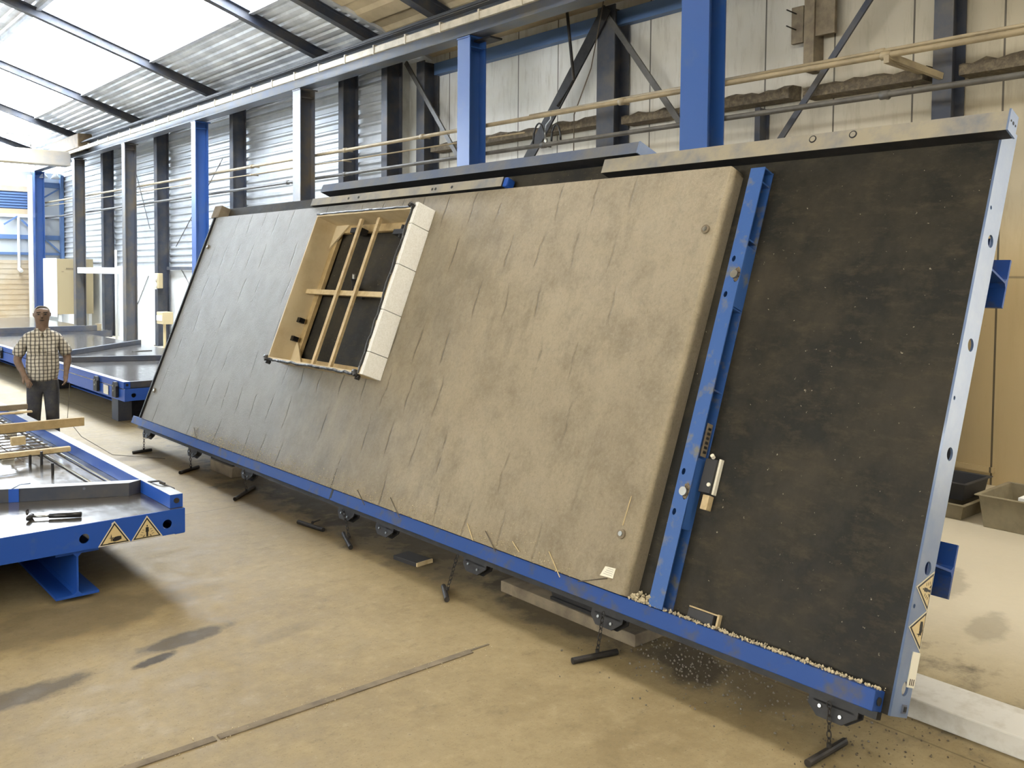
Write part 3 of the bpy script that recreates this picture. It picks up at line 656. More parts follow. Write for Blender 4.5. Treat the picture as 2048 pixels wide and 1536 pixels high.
def warning_sign(parent, S, s0, s1, kind, lab):
    """triangular warning plate on the end plate; pictogram raised on its face"""
    a, b = sorted((S(s0), S(s1))); h = .168; zb = -.178; cx = (a+b)/2
    def tri(k, y, mi, mb):
        c = (cx, zb+h/3)
        pts = [(a, zb), (b, zb), (cx, zb+h)]; pts = [(c[0]+(p[0]-c[0])*k, c[1]+(p[1]-c[1])*k) for p in pts]
        mb.prism(pts, 1, y, y-.0012, mi)
    mb = MB(); tri(1, -.0125, 0, mb); tri(.88, -.0135, 1, mb); tri(.74, -.0145, 2, mb)
    sgn = mb.build('warning_sign', ['sign_white', 'sign_black', 'sign_yellow'], parent, label=lab)
    mb = MB(); y0, y1 = -.0158, -.0168
    P = lambda u, v: (cx+u*(b-a), zb+v*h)
    if kind == 'man':
        mb.prism([P(.012*math.cos(t)*1.6, .56+.035*math.sin(t)*1.2) for t in [2*math.pi*k/10 for k in range(10)]], 1, y0, y1)
        mb.prism([P(-.045, .5), P(.045, .5), P(.05, .3), P(.03, .3), P(.028, .1), P(-.028, .1), P(-.03, .3), P(-.05, .3)], 1, y0, y1)
        for k in range(3):
            for sx in (-1, 1):
                u, v = .09+.03*k, .38-.1*k
                mb.prism([P(sx*u, v), P(sx*(u+.07), v+.03), P(sx*(u+.07), v+.045), P(sx*u, v+.02)], 1, y0, y1)
                mb.prism([P(sx*.07, .2-.04*k), P(sx*(.1+.02*k), .14-.02*k), P(sx*(.1+.02*k), .17-.02*k)], 1, y0, y1)
    else:
        mb.prism([P(-.06, .22), P(.0, .32), (P(.1, .34)), P(.2, .33), P(.21, .2), P(.12, .15), P(.0, .13), P(-.06, .16)], 1, y0, y1)
        for k in range(3): mb.prism([P(-.12, .17+.05*k), P(-.03, .18+.05*k), P(-.03, .21+.05*k), P(-.12, .2+.05*k)], 1, y0, y1)
        mb.prism([P(-.16, .29), P(-.02, .29), P(-.02, .31), P(-.16, .31)], 1, y0, y1)
        mb.prism([P(-.125, .32), P(-.09, .32), P(-.105, .47)], 1, y0, y1); mb.prism([P(-.2, .08), P(.02, .08), P(.02, .1), P(-.2, .1)], 1, y0, y1)
    mb.build('pictogram', 'sign_black', sgn)

ANG = math.radians(68.9)
P0 = Vector((4.0, 1.94, .273))
MT = Matrix.Translation(P0) @ Matrix.Rotation(-ANG, 4, 'Y')      # frame of the tilted deck: x up the slope, y along, z out of the deck
BR = [.27, 1.76, 3.05, 4.23, 4.84, 6.82, 8.28, 9.79]
tilt = make_table('tilting_table', 'large tilted steel casting deck with blue frame, raised on its side', MT, 3.06, 10.17, 'deck_oiled', 'blue_paint', plate_mat='edge_steel',
                  brackets=BR, signs=[(.5, .7, 'man', 'yellow triangle with a person pictogram'), (.31, .51, 'hand', 'yellow triangle with a crushed hand pictogram')])
m = MB(); m.box(.14, .305, -.0165, -.0125, -.184, -.105); np_ = m.build('name_plate', 'paper', tilt, label='pale type plate on the end plate')
m = MB()
for k in range(3): m.box(.15, .18, -.0172, -.0165, -.172+k*.02, -.162+k*.02)
m.build('plate_marks', 'wire_dark', np_)
m = MB(); m.box(.02, .06, -.02, -.012, -.14, -.1); m.box(.028, .052, -.024, -.02, -.132, -.108, 1); m.build('corner_lug', ['blue_paint_dusty', 'dark_steel'], tilt)
# props that carry the raised deck (behind it)
for yy, lab in ((6.2, 'tilting cylinder behind the raised deck, nearer one'), (10.6, 'tilting cylinder behind the raised deck, farther one')):
    e = empty('tilting_cylinder', lab, 'cylinder', (6.3, yy, 0))
    m = MB(); m.box(-.2, .2, -.15, .15, 0, .04); m.build('foot_plate', 'dark_steel', e)
    m = MB(); m.tube([(0, 0, .04), (-.35, 0, .75)], .07, 16); m.build('barrel', 'blue_paint', e, smooth=True)
    m = MB(); m.tube([(-.35, 0, .75), (-.78, 0, 1.6)], .035, 12); m.build('rod', 'bright_steel', e, smooth=True)

# rails along the top edge of the raised deck
def deck_thing(mb, name, mt, label, cat, group=None, bevel=0, smooth=False, kind=None, mw=MT):
    o = mb.build(name, mt, None, bevel, smooth, label=label, cat=cat, group=group, kind=kind); o.matrix_world = mw; return o
GR = 'shutter rails on the raised deck'
e = empty('shutter_rail', 'grime-streaked steel rail on the top right edge of the raised deck', 'rail', mw=MT @ Matrix.Translation((2.945, -.077, .002)), group=GR)
m = MB(); m.box(0, .11, .01, 2.86, 0, .096, 0); m.box(0, .11, .01, 2.86, .096, .1, 1); m.build('rail_body', ['black_steel', 'rail_top'], e)  # black sides hold the painted shade beneath this rail
m = MB(); m.box(-.002, .12, 0, .01, -.002, .102)
for z in (.02, .05, .08): m.tube([(.06, .001, z), (.06, -.0015, z)], .006 if z != .05 else .01, 10, 1)
m.build('rail_end_plate', ['edge_steel', 'black_steel'], e)
for y in (.86, 1.12):
    m = MB(); m.tube([(.075, y, .1), (.075, y, .104)], .024, 18, 0); m.tube([(.075, y, .104), (.075, y, .105)], .017, 18, 1); m.build('plug', ['black_steel', 'rail_top'], e)
e = empty('shutter_rail', 'long blue-grey steel rail above the top edge of the raised deck', 'rail', mw=MT @ Matrix.Translation((3.075, 2.47, -.09)), group=GR)
m = MB(); m.box(0, .09, 0, 4.65, 0, .196, 0); m.box(0, .09, 0, 4.65, .196, .2, 1); m.build('rail_body', ['black_steel', 'blue_paint_dusty'], e)  # shade under the rail put into the black body colour
m = MB(); m.box(-.002, .092, -.012, 0, -.002, .202); m.build('rail_end_plate', 'edge_steel', e)
e = empty('shutter_rail', 'short rusty beige rail lying along the top of the concrete, left of centre', 'rail', mw=MT @ Matrix.Translation((2.905, 3.9, .002)), group=GR)
m = MB(); m.box(0, .085, 0, 3.3, 0, .126, 0); m.box(0, .085, 0, 3.3, .126, .13, 1); m.build('rail_body', ['black_steel', 'rail_top'], e)  # body blackened in place of the shade around it
m = MB(); m.box(0, .085, -.05, -.001, .03, .12); m.build('rail_end', 'blue_paint', e, bevel=.01)
for y in (.7, .95, 1.0, 2.3, 2.5):
    m = MB(); m.tube([(.04, y, .13), (.04, y, .133)], .014, 10); m.build('plug', 'black_steel', e)
m = MB(); m.box(2.88, 3.05, 9.72, 9.95, .0, .13); deck_thing(m, 'end_stop', 'timber_grey', 'small dark block at the top left corner of the raised deck', 'block', bevel=.004)
m = MB(); m.box(.1, 2.88, 9.83, 9.86, .0, .13); m.box(.1, 2.88, 9.9, 9.92, .0, .1, 1)
deck_thing(m, 'side_shutter', ['black_steel', 'edge_steel'], 'thin dark shutter strip along the left edge of the concrete element', 'shutter')

# concrete element with window opening
WS0, WS1, WT0, WT1 = 1.1, 2.68, 4.81, 6.57        # outer box of the window former at its lip
TH_S = .115
def slab():
    bm = bmesh.new(); s0, s1, t0, t1 = .1, 2.885, 1.56, 9.8
    hs0, hs1, ht0, ht1 = WS0, WS1, WT0, WT1
    def grid(z): return [bm.verts.new(p) for p in ((s0,t0,z),(s1,t0,z),(s1,t1,z),(s0,t1,z),(hs0,ht0,z),(hs1,ht0,z),(hs1,ht1,z),(hs0,ht1,z))]
    A, B = grid(0.001), grid(TH_S)
    for V, fl in ((A, True), (B, False)):
        for q in ((0,1,5,4),(1,2,6,5),(2,3,7,6),(3,0,4,7)):
            f = [V[i] for i in q]; bm.faces.new(f if fl else f[::-1])
    for i in range(4):
        j = (i+1) % 4
        bm.faces.new((A[i], A[j], B[j], B[i])); bm.faces.new((A[4+i], B[4+i], B[4+j], A[4+j]))
    bmesh.ops.recalc_face_normals(bm, faces=bm.faces)
    # chamfer the near end
    ed = [e_ for e_ in bm.edges if all(abs(v.co.y-t0) < 1e-6 and abs(v.co.z-TH_S) < 1e-6 for v in e_.verts)]
    ed += [e_ for e_ in bm.edges if all(abs(v.co.y-t0) < 1e-6 and abs(v.co.x-s1) < 1e-6 for v in e_.verts)]
    bmesh.ops.bevel(bm, geom=ed, offset=.035, segments=5, affect='EDGES', profile=.5)
    bmesh.ops.recalc_face_normals(bm, faces=bm.faces)
    me = bpy.data.meshes.new('concrete_element'); bm.to_mesh(me); bm.free(); me.materials.append(MATS['precast_concrete'])
    e = empty('concrete_element', 'huge tan precast concrete wall element standing on the tilted deck', 'concrete panel', mw=MT)
    for p in me.polygons: p.use_smooth = max(abs(c) for c in p.normal) < .999
    link('panel', me, e)
    for (s, t) in ((2.44, 1.66), (.44, 1.7), (2.456, 9.7), (.48, 9.7)):
        mb = MB(); mb.tube([(s, t, TH_S-.002), (s, t, TH_S+.012)], .03, 16); mb.tube([(s, t, TH_S+.012), (s, t, TH_S+.02)], .015, 12, 1)
        mb.build('lifting_insert', ['timber_grey', 'bright_steel'], e)
    return e
slab()
def crumbs(name, label, cat, region, n, mt, smin, smax, mw=None, seed=3):
    rnd = random.Random(seed); mb = MB()
    for _ in range(n):
        c = Vector(region(rnd)); r = rnd.uniform(smin, smax)
        vs = [c+Vector((rnd.uniform(.5, 1)*r*a, rnd.uniform(.5, 1)*r*b, rnd.uniform(.5, 1)*r*c_)) for a, b, c_ in ((1,0,0),(-1,0,0),(0,1,0),(0,-1,0),(0,0,1),(0,0,-1))]
        mb.add(vs, [(0,2,4),(2,1,4),(1,3,4),(3,0,4),(2,0,5),(1,2,5),(3,1,5),(0,3,5)])
    o = mb.build(name, mt, label=label, cat=cat, kind='stuff')
    if mw is not None: o.matrix_world = mw
    return o
crumbs('cement_crumbs', 'pale cement crumbs caught along the lower blue edge rail', 'crumbs', lambda r: (.1+abs(r.gauss(0, .006)), r.uniform(.02, 1.5), r.uniform(.02, .11)), 620, 'rubble', .003, .012, MT)
crumbs('cement_crumbs', 'clump of crumbly cement at the foot of the upright blue rail', 'crumbs', lambda r: (.1+abs(r.gauss(0, .02)), r.uniform(1.37, 1.53), r.uniform(.01, .12)), 160, 'rubble', .006, .02, MT, 5)
crumbs('mortar_clump', 'rough mortar crust along the lower edge of the concrete element', 'crumbs', lambda r: (.1+abs(r.gauss(0, .07)), r.uniform(2.0, 8.2), TH_S+r.uniform(0, .004)), 1100, 'rubble', .003, .009, MT, 6)

# window former: board box, foam strip, laths
e = empty('window_former', 'boxed timber window former projecting from the concrete element', 'window former', mw=MT)
z0, z1 = .02, .32; b = .02
m = MB(); m.box(WS0, WS1, WT1-b, WT1, z0, z1); m.build('side_board', 'plywood', e)
m = MB(); m.box(WS0, WS1, WT0, WT0+b, z0, z1); m.build('side_board', 'plywood', e)
m = MB(); m.box(WS0, WS0+b, WT0+b, WT1-b, z0, z1); m.build('bottom_board', 'plywood', e)
m = MB(); m.box(WS1-b, WS1, WT0+b, WT1-b, z0, z1); m.build('top_board', 'plywood', e)
m = MB()   # inner ledge frame with corner gussets
m.box(WS0+b, WS1-b, WT1-b-.09, WT1-b, z0, z0+.04); m.box(WS0+b, WS1-b, WT0+b, WT0+b+.07, z0, z0+.04)
m.box(WS0+b, WS0+.1, WT0+.09, WT1-.11, z0, z0+.04); m.box(WS1-.1, WS1-b, WT0+.09, WT1-.11, z0, z0+.04)
m.build('inner_frame', 'timber', e)
for (s, t, ds, dt) in ((WS1-b, WT1-b, -1, -1), (WS0+b, WT1-b, 1, -1), (WS0+b, WT0+b, 1, 1), (WS1-b, WT0+b, -1, 1)):
    m = MB(); m.prism([(s, t), (s+ds*.26, t), (s, t+dt*.26)], 2, z0+.042, z0+.06); m.build('gusset', 'plywood', e)
for t in (5.88, 5.55):
    m = MB(); m.box(WS0+b, WS1-b, t-.022, t+.022, .17, .2); m.build('lath', 'timber_pale', e)
m = MB(); m.box(1.86, 1.91, WT0+b, WT1-b, .14, .168); m.build('cross_lath', 'timber_pale', e)
for s in (1.35, 1.55):
    m = MB(); m.box(s, s+.05, WT1-b-.06, WT1-b-.001, .1, .16); m.build('clamp_block', 'black_plastic', e)
for s, t in ((2.5, 5.2), (2.54, 6.0)):
    m = MB(); m.box(s, s+.05, t-.1, t+.1, .065, .15); m.tube([(s-.03, t, .12), (s+.1, t, .12)], .02, 8); m.build('clamp', 'black_steel', e)
m = MB(); m.tube([(1.95, 5.85, .02), (2.05, 5.8, .1)], .03, 10); m.tube([(2.0, 5.82, .06), (1.88, 5.6, .05)], .02, 8); m.build('fixing_magnet', 'black_steel', e)
m = MB(); m.tube([(2.06, 5.8, .1), (2.1, 5.79, .12)], .022, 10); m.build('magnet_knob', 'bright_steel', e)
# dark sealing foil round the lip
def wavy(p, q, r, n=26, seed=1):
    rnd = random.Random(seed); p, q = Vector(p), Vector(q)
    return [p.lerp(q, k/n)+Vector((rnd.uniform(-1, 1)*r, rnd.uniform(-1, 1)*r, rnd.uniform(-1, 1)*r)) for k in range(n+1)]
m = MB(); m.tube(wavy((WS0, WT0+.01, z1), (WS1, WT0+.01, z1), .006, seed=2), .014, 8); m.build('sealing_foil', 'black_foil', e)
m = MB(); m.tube(wavy((WS1+.005, WT0, z1), (WS1+.005, WT1, z1), .003, seed=3), .011, 8); m.build('sealing_foil', 'black_plastic', e)
m = MB(); m.tube(wavy((WS0-.005, WT0+.1, z1), (WS0-.005, WT1, z1), .006, seed=4), .014, 8); m.build('sealing_foil', 'black_foil', e)
m = MB(); m.tube(wavy((WS0, WT1+.004, TH_S+.01), (WS1, WT1+.004, TH_S+.01), .005, seed=5), .009, 6); m.build('sealing_foil', 'black_plastic', e)
for s, t in ((WS0-.01, WT1+.01), (WS0-.01, WT0+.05), (WS1+.02, WT0+.02)):
    m = MB(); m.tube(wavy((s-.02, t-.03, z1-.03), (s+.02, t+.03, z1+.01), .012, 5, seed=int(s*10)), .026, 7); m.build('foil_knot', 'black_foil', e)
# foam blocks along the right side
cuts = [1.1, 1.31, 1.7, 2.13, 2.52, 2.73]
names = ['lowest', 'second lowest', 'middle', 'second highest', 'topmost']
for i in range(5):
    m = MB(); m.box(cuts[i]+.003, cuts[i+1]-.003, WT0-.05, WT0-.002, TH_S+.001, z1-.004)
    deck_thing(m, 'foam_block', 'foam', '%s white foam block on the right side of the window former' % names[i], 'foam block', 'white foam blocks', bevel=.003)

# upright blue formwork rail (open channel with two magnet pockets)
sl = (1.384-1.34)/2.75
MR = MT @ Matrix.Translation((.1, 1.34, .003)) @ Matrix.Rotation(math.atan(sl), 4, 'Z')
e = empty('formwork_rail', 'upright blue formwork rail with pockets, right of the concrete element', 'rail', mw=MR, group=None)
Lr, hw = 2.76, .052
hl = [(.55+.0, .018, .014, .02), (.79, .018, .014, .02), (1.905, .018, .014, .02), (2.14, .018, .014, .02)]
hl = [(s, .022, .02, .013) for s in (.55, .79, 1.905, 2.14)]+[(.675, -.028, .045, .022), (2.03, -.028, .045, .022)]
holed_plate('face_plate', [(0, -hw), (Lr, -hw), (Lr, hw), (0, hw)], hl, .008, Matrix.Translation((0, 0, .1)), 'blue_paint_worn', e)
m = MB(); m.box(0, Lr, hw-.008, hw, 0, .096); m.build('web', 'blue_paint_worn', e)
m = MB(); m.box(0, Lr, -hw, hw-.008, 0, .008); m.build('base_flange', 'blue_paint_worn', e)
for s in (Lr-.006, Lr-.1, 2.27, 1.82, 1.3, .88, .47, .006):
    m = MB(); m.box(s-.005, s+.005, -hw+.002, hw-.008, .008, .096); m.build('stiffener', 'blue_paint_worn', e)
for s in (.675, 2.03):
    m = MB(); m.box(s-.2, s+.2, -hw+.001, -hw+.009, .008, .094); m.build('pocket_plate', 'blue_paint_worn', e)
    m = MB(); m.tube([(s, -.02, .02), (s, -.02, .115)], .02, 14); m.tube([(s, -.02, .115), (s, -.02, .128)], .026, 14); m.build('magnet_pin', 'bright_steel', e, smooth=False)
    m = MB()
    rr = random.Random(4)
    for k in range(60):
        a = rr.gauss(0, .03); m.tube([(s+a-.004, -.03+rr.uniform(-.02, .02), .09+rr.uniform(0, .016)), (s+a+.006, -.03+rr.uniform(-.02, .02), .095+rr.uniform(0, .014))], .005, 5)
    m.build('mortar_residue', 'timber_grey', e)
m = MB(); m.box(.9, 1.1, -hw-.002, -hw+.004, .03, .08, 0)
for k in range(6): m.box(.92+k*.028, .935+k*.028, -hw-.006, -hw-.002, .042, .068, 1)
m.build('name_plate', ['timber_grey', 'black_steel'], e, label='small embossed grey name plate')

# magnets and offcuts on the deck
e = empty('magnet_box', 'black magnet box with white wooden strip, right of the upright blue rail', 'magnet', mw=MT)
m = MB(); m.box(.8, 1.0, 1.205, 1.285, .002, .05); m.build('body', 'crate_black', e, bevel=.004)
m = MB(); m.box(.8, 1.01, 1.19, 1.204, .002, .03); m.build('strip', 'paper', e)
m = MB(); m.tube([(.85, 1.22, .05), (.85, 1.22, .058)], .012, 10); m.build('button', 'paper', e)
m = MB(); m.tube([(1.01, 1.24, .04), (1.02, 1.24, .06)], .012, 10); m.build('button', 'paper', e)
m = MB(); m.box(.705, .79, 1.2, 1.245, .001, .05); deck_thing(m, 'foam_offcut', 'timber_pale', 'small cream block below the black magnet box', 'block', bevel=.003)
e = empty('magnet_box', 'black magnet box with pale frame resting on the lower edge rail', 'magnet', mw=MT)
m = MB(); m.box(.1, .165, .99, 1.16, .002, .05); m.build('body', 'crate_black', e, bevel=.004)
m = MB(); m.box(.165, .172, .975, 1.17, .002, .03); m.box(.098, .175, .967, .979, .002, .03); m.build('strip', 'timber_pale', e)

# straws, wires and a paper label on the concrete
GS = 'thin wires sticking to the concrete element'
wires = [((.191, 2.889), (.085, 2.728), 'thin dark wire leaning at the lower rail, third from the paper label'), ((.201, 2.245), (.074, 2.089), 'straw-coloured wire leaning on the lower rail, left of the paper label'),
         ((.088, 1.939), (.165, 1.717), 'thin dark wire lying right under the paper label'), ((.675, 1.698), (.491, 1.701), 'straw-coloured wire pinned near the right edge of the concrete'),
         ((.184, 2.598), (.133, 2.5), 'short straw wire at the lower edge, between two longer ones'), ((.161, 4.577), (.068, 4.403), 'short wire leaning at the lower rail under the foam strip'),
         ((.192, 4.092), (.072, 3.892), 'longer wire leaning at the lower rail right of the foam strip'), ((.204, 8.153), (.088, 7.948), 'thin wire leaning at the far left end of the lower rail'),
         ((.2, 3.1), (.1, 2.98), 'straw wire in the mortar crust at the lower middle')]
for (a, b_, lab) in wires:
    m = MB(); m.tube([(a[0], a[1], TH_S+.006), (b_[0], b_[1], TH_S+.012)], .0035, 6); deck_thing(m, 'tie_wire', 'straw' if 'straw' in lab else 'wire_dark', lab, 'wire', GS)
e = empty('paper_label', 'white paper label near the lower right corner of the concrete', 'label', mw=MT)
m = MB(); m.add([(.229, 1.761, TH_S+.002), (.235, 1.677, TH_S+.004), (.174, 1.68, TH_S+.003), (.168, 1.785, TH_S+.002)], [(0, 1, 2, 3)])
m.add([(.229, 1.761, TH_S+.0012), (.235, 1.677, TH_S+.0012), (.174, 1.68, TH_S+.0012), (.168, 1.785, TH_S+.0012)], [(3, 2, 1, 0)]); m.build('sheet', 'paper', e)
m = MB()
for k in range(4): m.box(.185+k*.012, .1865+k*.012, 1.69, 1.76-k*.008, TH_S+.0045, TH_S+.005)
m.build('print_lines', 'pipe_grey', e)

# ---- safety chains with T handles
def chain_pin(t, top, bot, h0, h1, label, big=False):
    e = empty('chain_pin', label, 'chain', (0, 0, 0), 'locking pins on chains under the lower rail')
    a, b_ = Vector(top), Vector(bot); L = (b_-a).length; n = max(4, int(L/.032)); mb = MB()
    for k in range(n):
        c = a.lerp(b_, (k+.5)/n); d = (b_-a).normalized(); sd = Vector((1, 0, 0)) if k % 2 else Vector((0, 1, 0))
        sd = (sd-d*sd.dot(d)).normalized(); pts = [c+d*math.cos(q)*.021+sd*math.sin(q)*.011 for q in [2*math.pi*j/10 for j in range(11)]]
        mb.tube(pts, .0032, 6, cap=False)
    mb.build('chain', 'dark_steel', e)
    mb = MB(); p, q = Vector(h0), Vector(h1); mb.tube([p, q], .019, 12); mb.build('handle_bar', 'dark_steel', e)
    mb = MB(); c = b_; mb.tube([c+Vector((0, 0, .012)), c-Vector((0, 0, .01))], .012, 8); mb.build('eyelet', 'dark_steel', e)
    return e
pins = [(2.21, (4.08, 2.19), (3.76, 2.20), 'locking pin on a clear chain nearest the lower right corner'), (3.70, (4.0, 3.62), (3.70, 3.70), 'dark locking pin on a chain left of the puddle under the rail'),
        (5.15, (3.87, 5.20), (3.73, 4.97), 'small upright-looking pin lying in the middle of the floor shadow edge'), (6.78, (3.99, 6.82), (3.83, 6.43), 'locking pin pointing toward the camera below a white-bolted bracket'),
        (7.2, (3.91, 7.03), (3.86, 7.40), 'flat dark pin lying alone beside the shadow, no chain in view'), (8.76, (4.13, 8.90), (3.76, 8.54), 'slanted pin on a chain, right of the blue table corner'),
        (10.22, (4.06, 10.22), (3.78, 10.05), 'slanted pin on a thin chain, second from the far left end'), (11.73, (3.99, 11.56), (3.75, 11.53), 'farthest locking pin by the left end of the raised deck')]
for y, h0, h1, lab in pins:
    hx, hy = (h0[0]+h1[0])/2+.02, (h0[1]+h1[1])/2
    chain_pin(y, (3.96, y, .25 if y != 7.2 else .06), (hx, hy, .045), (h0[0], h0[1], .02), (h1[0], h1[1], .02), lab)

# ---- timber blocks and rubble under the deck
def block(x0, x1, y0, y1, z0, z1, mt, label, name='timber_block', cat='block', rz=0):
    mb = MB(); mb.box(x0, x1, y0, y1, z0, z1); return mb.build(name, mt, bevel=.006, label=label, cat=cat)
block(4.16, 4.62, 3.62, 4.9, 0, .08, 'timber_grey', 'long timber beam on the floor below the upright blue rail')
block(4.15, 4.6, 9.5, 10.1, 0, .12, 'timber_grey', 'timber beam on the floor near the far end of the raised deck')
e = empty('support_foot', 'dark steel support foot on the timber beam below the upright blue rail', 'support', (4.36, 4.1, .08))
m = MB(); m.prism([(-.36, .17), (.36, .17), (.3, .02), (.3, 0), (-.3, 0), (-.3, .02)], 0, -.16, -.14); m.box(-.18, .18, -.3, .3, 0, .02); m.build('bracket', 'black_steel', e)
m = MB(); m.tube([(-.18, -.1, .08), (-.13, -.1, .08)], .016, 8); m.tube([(-.18, .02, .09), (-.13, .02, .09)], .016, 8); m.build('bolt', 'bright_steel', e)
e = empty('support_foot', 'dark steel support foot on the far timber beam under the deck', 'support', (4.36, 9.85, .12))
m = MB(); m.prism([(-.36, .13), (.36, .13), (.3, .02), (.3, 0), (-.3, 0), (-.3, .02)], 0, -.16, -.14); m.box(-.18, .18, -.3, .3, 0, .02); m.build('bracket', 'black_steel', e)
e = empty('magnet_box', 'dark flat box with one pale end, lying on the floor under the deck', 'magnet', (4.06, 5.85, 0)); e.rotation_euler = (0, 0, .1)
m = MB(); m.box(-.08, .08, -.12, .16, 0, .035); m.build('body', 'crate_black', e, bevel=.004)
m = MB(); m.box(-.08, .08, -.135, -.121, .005, .035); m.build('end_strip', 'timber_pale', e)
crumbs('floor_rubble', 'scattered rubble on the dark stain under the raised deck', 'rubble', lambda r: (4.25+r.gauss(0, .22), 3.2+r.gauss(0, .35), .004), 420, 'rubble_dark', .003, .012, None, 11)
crumbs('floor_rubble', 'loose grit on the floor near the lower right corner of the deck', 'rubble', lambda r: (4.2+r.gauss(0, .25), 2.1+r.gauss(0, .25), .003), 170, 'wire_dark', .003, .01, None, 12)
crumbs('floor_rubble', 'fine crumbs along the timber strip in the floor', 'rubble', lambda r: (r.uniform(1.2, 3.5), 4.22+r.gauss(0, .05), .003), 160, 'rubble', .002, .007, None, 13)
# floor strip and kerb
m = MB()
for a, b_ in ((-3.0, 1.75), (1.77, 3.35)): m.box(a, b_, 4.195, 4.245, .0, .006)
m.box(3.35, 3.5, 4.225, 4.24, 0, .005)
thing(m, 'floor_strip', 'timber_grey', 'narrow dark strip let into the concrete floor, running left to right', 'strip')
m = MB(); m.box(4.6, 4.92, -6, 2.62, 0, .11); thing(m, 'concrete_kerb', 'kerb', 'pale concrete kerb on the floor right of the raised deck', 'kerb', bevel=.008)

# ---- tubs by the right wall
def tub(x0, x1, y0, y1, h, mt, label, rim=.03, t=.012, name='plastic_tub'):
    e = empty(name, label, 'tub', ((x0+x1)/2, (y0+y1)/2, 0)); cx, cy = (x1-x0)/2, (y1-y0)/2
    k = .93; V = []; F = []
    def ring(ax, ay, z): V.extend([(-ax, -ay, z), (ax, -ay, z), (ax, ay, z), (-ax, ay, z)])
    ring(cx*k, cy*k, 0); ring(cx, cy, h); ring(cx+rim, cy+rim, h); ring(cx+rim, cy+rim, h+.012); ring(cx-t, cy-t, h+.012); ring(cx*k-t, cy*k-t, t)
    F.append((3, 2, 1, 0))
    for r_ in range(5):
        for i in range(4): F.append((r_*4+i, r_*4+(i+1) % 4, r_*4+4+(i+1) % 4, r_*4+4+i))
    F.append((20, 21, 22, 23))
    mb = MB(); mb.add(V, F); mb.build('shell', mt, e, bevel=.005)
    return e
tub(8.66, 9.4, 2.3, 3.4, .29, 'crate_grey', 'large grey-beige plastic tub at the right edge of the floor')
m = MB(); m.box(8.76, 8.96, 2.95, 3.1, .16, .31); m.box(8.8, 9.1, 2.6, 2.9, .016, .16, 0); thing(m, 'foam_offcut', 'foam', 'white foam block lying in the large grey tub', 'block', bevel=.005)
tub(8.72, 9.3, 3.56, 4.3, .14, 'crate_grey', 'low grey crate on the floor beside the large tub, under a black one', name='plastic_crate')
e = tub(8.85, 9.4, 3.6, 4.4, .16, 'crate_black', 'black crate stacked on the low grey crate by the wall', name='plastic_crate'); e.location.z = .156

# ================================================================ LEFT TABLE (near)
TA = Matrix.Translation((2.51-3.0, 6.59, .54))
table_a = make_table('formwork_table', 'low flat blue formwork table at the left edge with warning triangles', TA, 3.0, 10.0, 'deck_polished', 'blue_paint', mirror=True,
                     signs=[(.165, .388, 'man', 'yellow triangle with a person pictogram'), (.39, .612, 'hand', 'yellow triangle with a crushed hand pictogram')], group='flat formwork tables')
for x in (.15, 2.85):
    for y in (2.5, 7.5): m = MB(); m.box(x-.05, x+.05, y-.05, y+.05, -.54, -.188); m.build('foot', 'blue_paint', table_a)
m = MB(); m.box(.3, 2.6, 1.3, 1.42, -.54, -.19); m.build('shade_block', 'black_steel', table_a)  # dark box added to stand in for shade under the table
e = empty('angled_shutter', 'dark blue shutter rail lying across the near left table', 'rail', (1.95, 7.42, .541)); e.rotation_euler = (0, 0, math.atan2(-.37, .8))
m = MB(); m.box(-1.9, .42, -.05, .05, 0, .1); m.prism([(.42, -.05), (.5, .05), (.42, .05)], 2, 0, .1); m.prism([(-1.9, -.049), (.42, -.049), (.5, .049), (-1.9, .049)], 2, .1, .1015, 1); m.build('rail_body', ['dark_column', 'rail_glare'], e)  # top layer painted pale for reflected sky
m = MB(); m.box(-.42, -.35, -.056, -.05, .0, .1); m.build('joint_plate', 'blue_paint', e)
m = MB(); m.tube([(.1, -.05, .075), (.1, -.054, .075)], .01, 10); m.build('bolt', 'blue_paint_dusty', e)
m = MB(); m.tube([(-.4, -.05, .1), (-.35, -.02, .125), (-.28, .0, .125)], .004, 6); m.build('wire_loop', 'edge_steel', e)
# black and chrome clamp tool
e = empty('hammer', 'black-handled hammer lying on the near end of the left table', 'hammer', (1.68, 6.87, .541)); e.rotation_euler = (0, 0, math.atan2(-.18, .32))
m = MB(); m.tube([(-.02, 0, .02), (.19, 0, .02)], [.017, .02], 12); m.build('grip', 'black_plastic', e, smooth=True)
m = MB(); m.tube([(-.12, 0, .02), (-.02, 0, .02)], .009, 10); m.build('shaft', 'bright_steel', e, smooth=True)
m = MB(); m.tube([(-.14, -.05, .02), (-.14, .03, .02)], .017, 12); m.tube([(-.14, .03, .02), (-.15, .075, .012)], [.014, .005], 8); m.build('head', 'black_steel', e, smooth=True)
m = MB(); m.tube([(-.09, .05+.02*math.cos(a), .02+.018*math.sin(a)) for a in [2*math.pi*k/12 for k in range(13)]], .005, 6, cap=False); thing(m, 'steel_ring', 'dark_steel', 'small dark ring beside the hammer head on the left table', 'ring').matrix_world = Matrix.Translation((1.62, 6.98, .545)) @ Matrix.Rotation(-.5, 4, 'Z')
